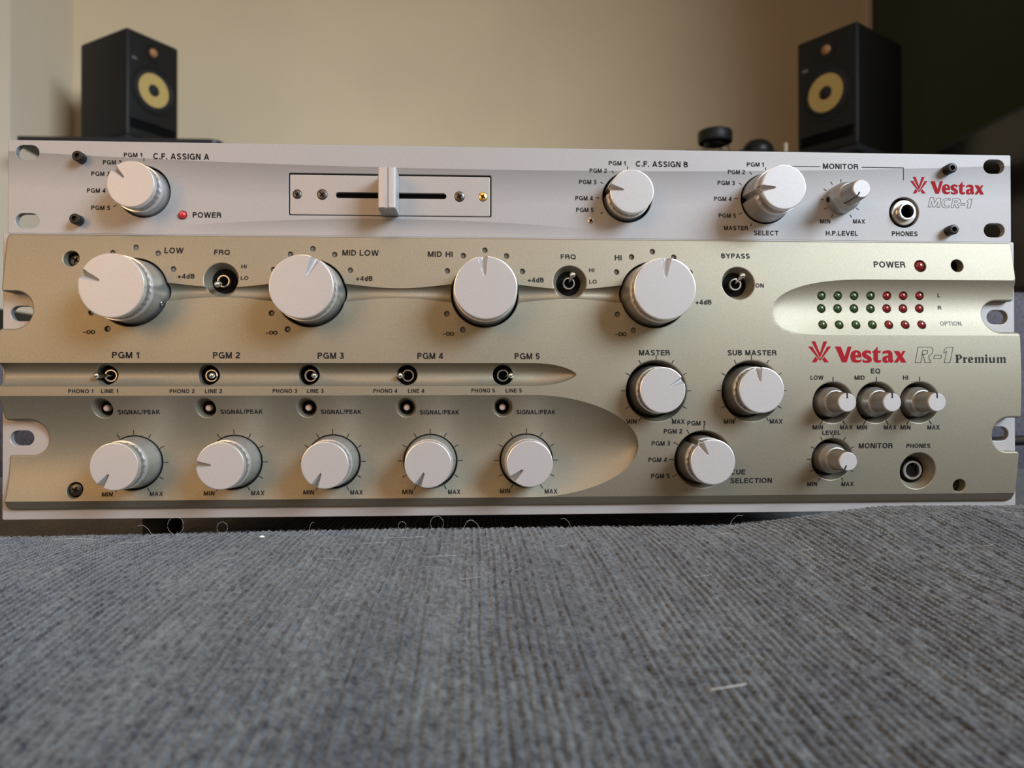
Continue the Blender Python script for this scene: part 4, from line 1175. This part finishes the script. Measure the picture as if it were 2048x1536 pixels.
def monitor(W, D, H):
    """front faces -y, origin at the middle of the base"""
    root = empty('studio_monitor')
    bm = bmesh.new(); bmesh.ops.create_cube(bm, size=1)
    for v in bm.verts: v.co = (v.co.x * W, v.co.y * D, (v.co.z + .5) * H)
    ed = [e for e in bm.edges if abs(e.verts[0].co.x - e.verts[1].co.x) < 1e-6 or abs(e.verts[0].co.z - e.verts[1].co.z) < 1e-6]
    bmesh.ops.bevel(bm, geom=bm.edges[:], offset=9, segments=4, affect='EDGES', profile=.5)
    bm.verts.index_update()
    c = MB().add([v.co[:] for v in bm.verts], [[v.index for v in f.verts] for f in bm.faces]); bm.free()
    c.build('cabinet', M_CAB, root, smooth=50)
    y = -D / 2
    zw = H * .495; rw = W * .36
    w = MB().lathe([(rw * 1.16, -1), (rw * 1.16, 2.2), (rw * 1.08, 3.2), (rw * 1.0, 2.4), (rw * .97, 1)], 64).build('woofer', M_BAFFLE, root, (0, y, zw))
    MB().lathe([(rw * .99, 2.0), (rw * .93, 5.0), (rw * .86, 5.4), (rw * .80, 3.0)], 64).build('surround', M_RUBBER, w)
    MB().lathe([(rw * .80, 3.4), (rw * .60, .9), (rw * .30, .6)], 64).build('cone', M_CONE, w, smooth=60)
    MB().lathe([(rw * .32, .6), (rw * .31, 2.0), (rw * .24, 5.5), (rw * .12, 8), (.0001, 8.8)], 40).build('dust_cap', M_RUBBER, w, smooth=60)
    t = MB().lathe([(30, -1), (30, 2.0), (27, 2.6), (22, 1.6), (15, .6)], 48).build('tweeter', M_BAFFLE, root, (0, y, H * .855))
    MB().lathe([(14, .4), (12.5, 4), (8, 7), (.0001, 8.5)], 32).build('dome', M_TWEETER, t, smooth=60)
    # slot port: shade of its mouth painted as a black block, with a lip
    p = MB().box(-W * .43, W * .43, y - 1.2, y + 4, H * .085, H * .165, 1).build('slot_port', M_SHADE_BLACK, root)
    MB().box(-W * .46, W * .46, y - 4.5, y + 4, H * .168, H * .185, 1.2).build('port_lip', M_BAFFLE, p)
    MB().box(-W * .40, -W * .40 + 17, y - 1.6, y + 2, H * .725, H * .725 + 9, .6).build('badge', M_BADGE, root)['label'] = 'small grey maker badge'
    return root


mon = monitor(186, 250, 340)


def place_monitor(o, near, fdir, W, D, z, left):
    """put the nearest vertical edge of the cabinet at `near`; fdir runs along the front away from that edge"""
    f = Vector((fdir[0], fdir[1], 0)).normalized()
    ang = math.atan2(f.y, f.x) if left else math.atan2(-f.y, -f.x)
    o.rotation_euler = (0, 0, ang)
    ex = Vector((math.cos(ang), math.sin(ang), 0)); ey = Vector((-math.sin(ang), math.cos(ang), 0))
    c = Vector((near[0], near[1], z)) + (ex * (W / 2) if left else -ex * (W / 2)) + ey * (D / 2)
    o.location = M3v(*c)
    return c, ang


cL, aL = place_monitor(mon, (-1101, 2092), (.549, .836), 186, 250, 860, True)
tag(mon, 'black studio speaker with yellow cone on the left, against the pale wall corner', 'speaker', 'pair of black studio monitors behind the mixers')
mon2 = copy_tree(mon)
cR, aR = place_monitor(mon2, (1030, 1676), (-.555, .832), 186, 250, 731, False)
tag(mon2, 'black studio speaker with yellow cone on the right, in front of the dark green wall', 'speaker', 'pair of black studio monitors behind the mixers')
# the right one stands nearer and reads a little smaller across
M_FOAM = node_mat('grey_foam', (.035, .035, .038), 0, .95, .1); add_noise(M_FOAM, 300, .2, bump=.4, dist=.0008)
pad = MB().box(-100, 100, -132, 132, -19.5, -.3, 2).build('speaker_pad', M_FOAM)
pad.location = M3v(*cL); pad.rotation_euler = (0, 0, aL)
tag(pad, 'dark grey foam pad under the left studio speaker', 'speaker pad', 'foam pads under the studio monitors')
pad2 = pad.copy(); COL.objects.link(pad2); pad2.location = M3v(*cR); pad2.rotation_euler = (0, 0, aR)
tag(pad2, 'dark grey foam pad under the right studio speaker', 'speaker pad', 'foam pads under the studio monitors')

M_SHELF = node_mat('black_shelf_laminate', (.028, .024, .026), 0, .45)
sh = MB(); P = fillet([(-1415, 2060, 6), (-805, 2060, 30), (-805, YB - 2, 6), (-1415, YB - 2, 6)]); n = len(P)
V = [(p[0], p[1], 812) for p in P] + [(p[0], p[1], 840) for p in P]
sh.add(V, [tuple(range(n - 1, -1, -1)), tuple(n + k for k in range(n))] + [(k, (k + 1) % n, n + (k + 1) % n, n + k) for k in range(n)])
so = sh.build('speaker_shelf', M_SHELF); so.location = (0, 0, SEAT)
tag(so, 'dark wall shelf with a rounded corner carrying the left speaker', 'shelf')
for x in (-1330, -900):
    MB().box(x - 8, x + 8, 2200, YB - 2, 800, 812).build('shelf_bracket', M_BLACK, so)
# tall desk on the right
desk = tag(empty('desk', (0, 0, 0)), 'tall black desk carrying the right speaker and small black gadgets', 'desk')
MB().box(545, 1180, 1640, 2280, 672, 696, 3).build('desk_top', M_SHELF, desk, (0, 0, SEAT / MM))
for x in (580, 1145):
    for y in (1690, 2230): MB().box(x - 25, x + 25, y - 25, y + 25, -450, 672, 2).build('leg', M_BLACK, desk, (0, 0, SEAT / MM))

# small things on the desk
zd = 696.2
g = tag(empty('speaker_puck', M3v(638, 1690, zd)), 'round black puck-shaped device held up on thin wire legs, left end of desk', 'gadget')
MB().lathe([(40, 34), (44, 35), (46, 38), (46, 62), (44, 66), (39, 68), (.0001, 68)], 48, (0, 0, 0), 'z').build('housing', M_CAB, g)
MB().lathe([(26, 27), (30, 34), (40, 34)], 40, (0, 0, 0), 'z').build('collar', M_BLACK, g)
for k in range(4):
    a = math.pi / 4 + k * math.pi / 2; c, s = math.cos(a), math.sin(a)
    MB().tube([(24 * c, 24 * s, 29), (36 * c, 36 * s, 24), (42 * c, 42 * s, 8), (46 * c, 46 * s, 1.5)], 1.6, 8).build('wire_leg', M_BLACK, g)
hp = tag(empty('low_gadget', M3v(768, 1695, zd)), 'low dark rounded gadget lying on the desk between the puck and the right speaker', 'gadget')
MB().lathe([(38, 0), (42, 6), (42, 20), (38, 30), (26, 42), (12, 47), (.0001, 48)], 40, (0, 0, 0), 'z').build('rounded_shell', M_BAFFLE, hp, (-10, 0, 0))
MB().lathe([(30, 0), (34, 5), (34, 14), (30, 22), (16, 27), (.0001, 28)], 40, (0, 0, 0), 'z').build('rounded_shell', M_BAFFLE, hp, (38, 40, 0))
MB().tube([(-34, 30, 22), (-30, 70, 40), (0, 110, 48), (40, 110, 40), (60, 70, 16), (52, 40, 10)], 4.5, 10).build('carry_band', M_BAFFLE, hp)
wc = MB().lathe([(.0001, 0), (5, 0), (5.5, 1), (5.5, 34), (4.5, 38), (.0001, 39)], 24, (0, 0, 0), 'z').build('small_canister', node_mat('ivory_plastic', (.62, .52, .36), 0, .5))
wc.location = M3v(834, 1690, zd); tag(wc, 'small ivory upright cylinder on the desk just left of right speaker', 'canister')

# television and its console on the right
tv = tag(empty('television', M3v(0, 0, 0)), 'black flat television seen edge-on at the right, before the green wall', 'television')
M_SCREEN = node_mat('black_screen', (.006, .006, .006), 0, .18, .5)
MB().box(1118, 1150, 690, 1466, 262, 652, 3).build('screen_case', M_BLACK, tv)
MB().box(1115.5, 1118.5, 702, 1454, 274, 640, .5).build('screen', M_SCREEN, tv)
MB().box(1095, 1200, 950, 1220, 226, 262, 4).build('stand', M_BLACK, tv)
con = tag(empty('media_console', M3v(0, 0, 0)), 'low black console under the television at the right', 'console')
MB().box(1075, 1500, 640, 1520, -450, 225, 4).build('body', M_BLACK, con)
for i in range(2): MB().box(1068, 1075, 650 + i * 435, 1075 + i * 435, -420, 215, 2).build('door', M_SHELF, con)
# dark cabinet low at the left, glimpsed past the panel's ear
lc = tag(empty('low_cabinet', M3v(0, 0, 0)), 'low black cabinet behind the left end of the sofa', 'cabinet')
MB().box(-1700, -1180, 1500, 1900, -450, 262, 4).build('body', M_BLACK, lc)
for i in range(2): MB().box(-1690 + i * 255, -1445 + i * 255, 1493, 1500, -420, 250, 2).build('door', M_SHELF, lc)

# cable leaving the units on the right
cb = MB().tube([(222, 238, 26), (228, 180, 30), (240, 120, 30), (262, 80, 27), (292, 62, 30), (330, 66, 20), (370, 90, 4), (400, 130, -3.2)], 2.9, 12).build('cable', node_mat('black_cable', (.02, .022, .026), 0, .35))
cb.location = (0, 0, SEAT); tag(cb, 'black cable curving out behind the right end of the lower mixer', 'cable')
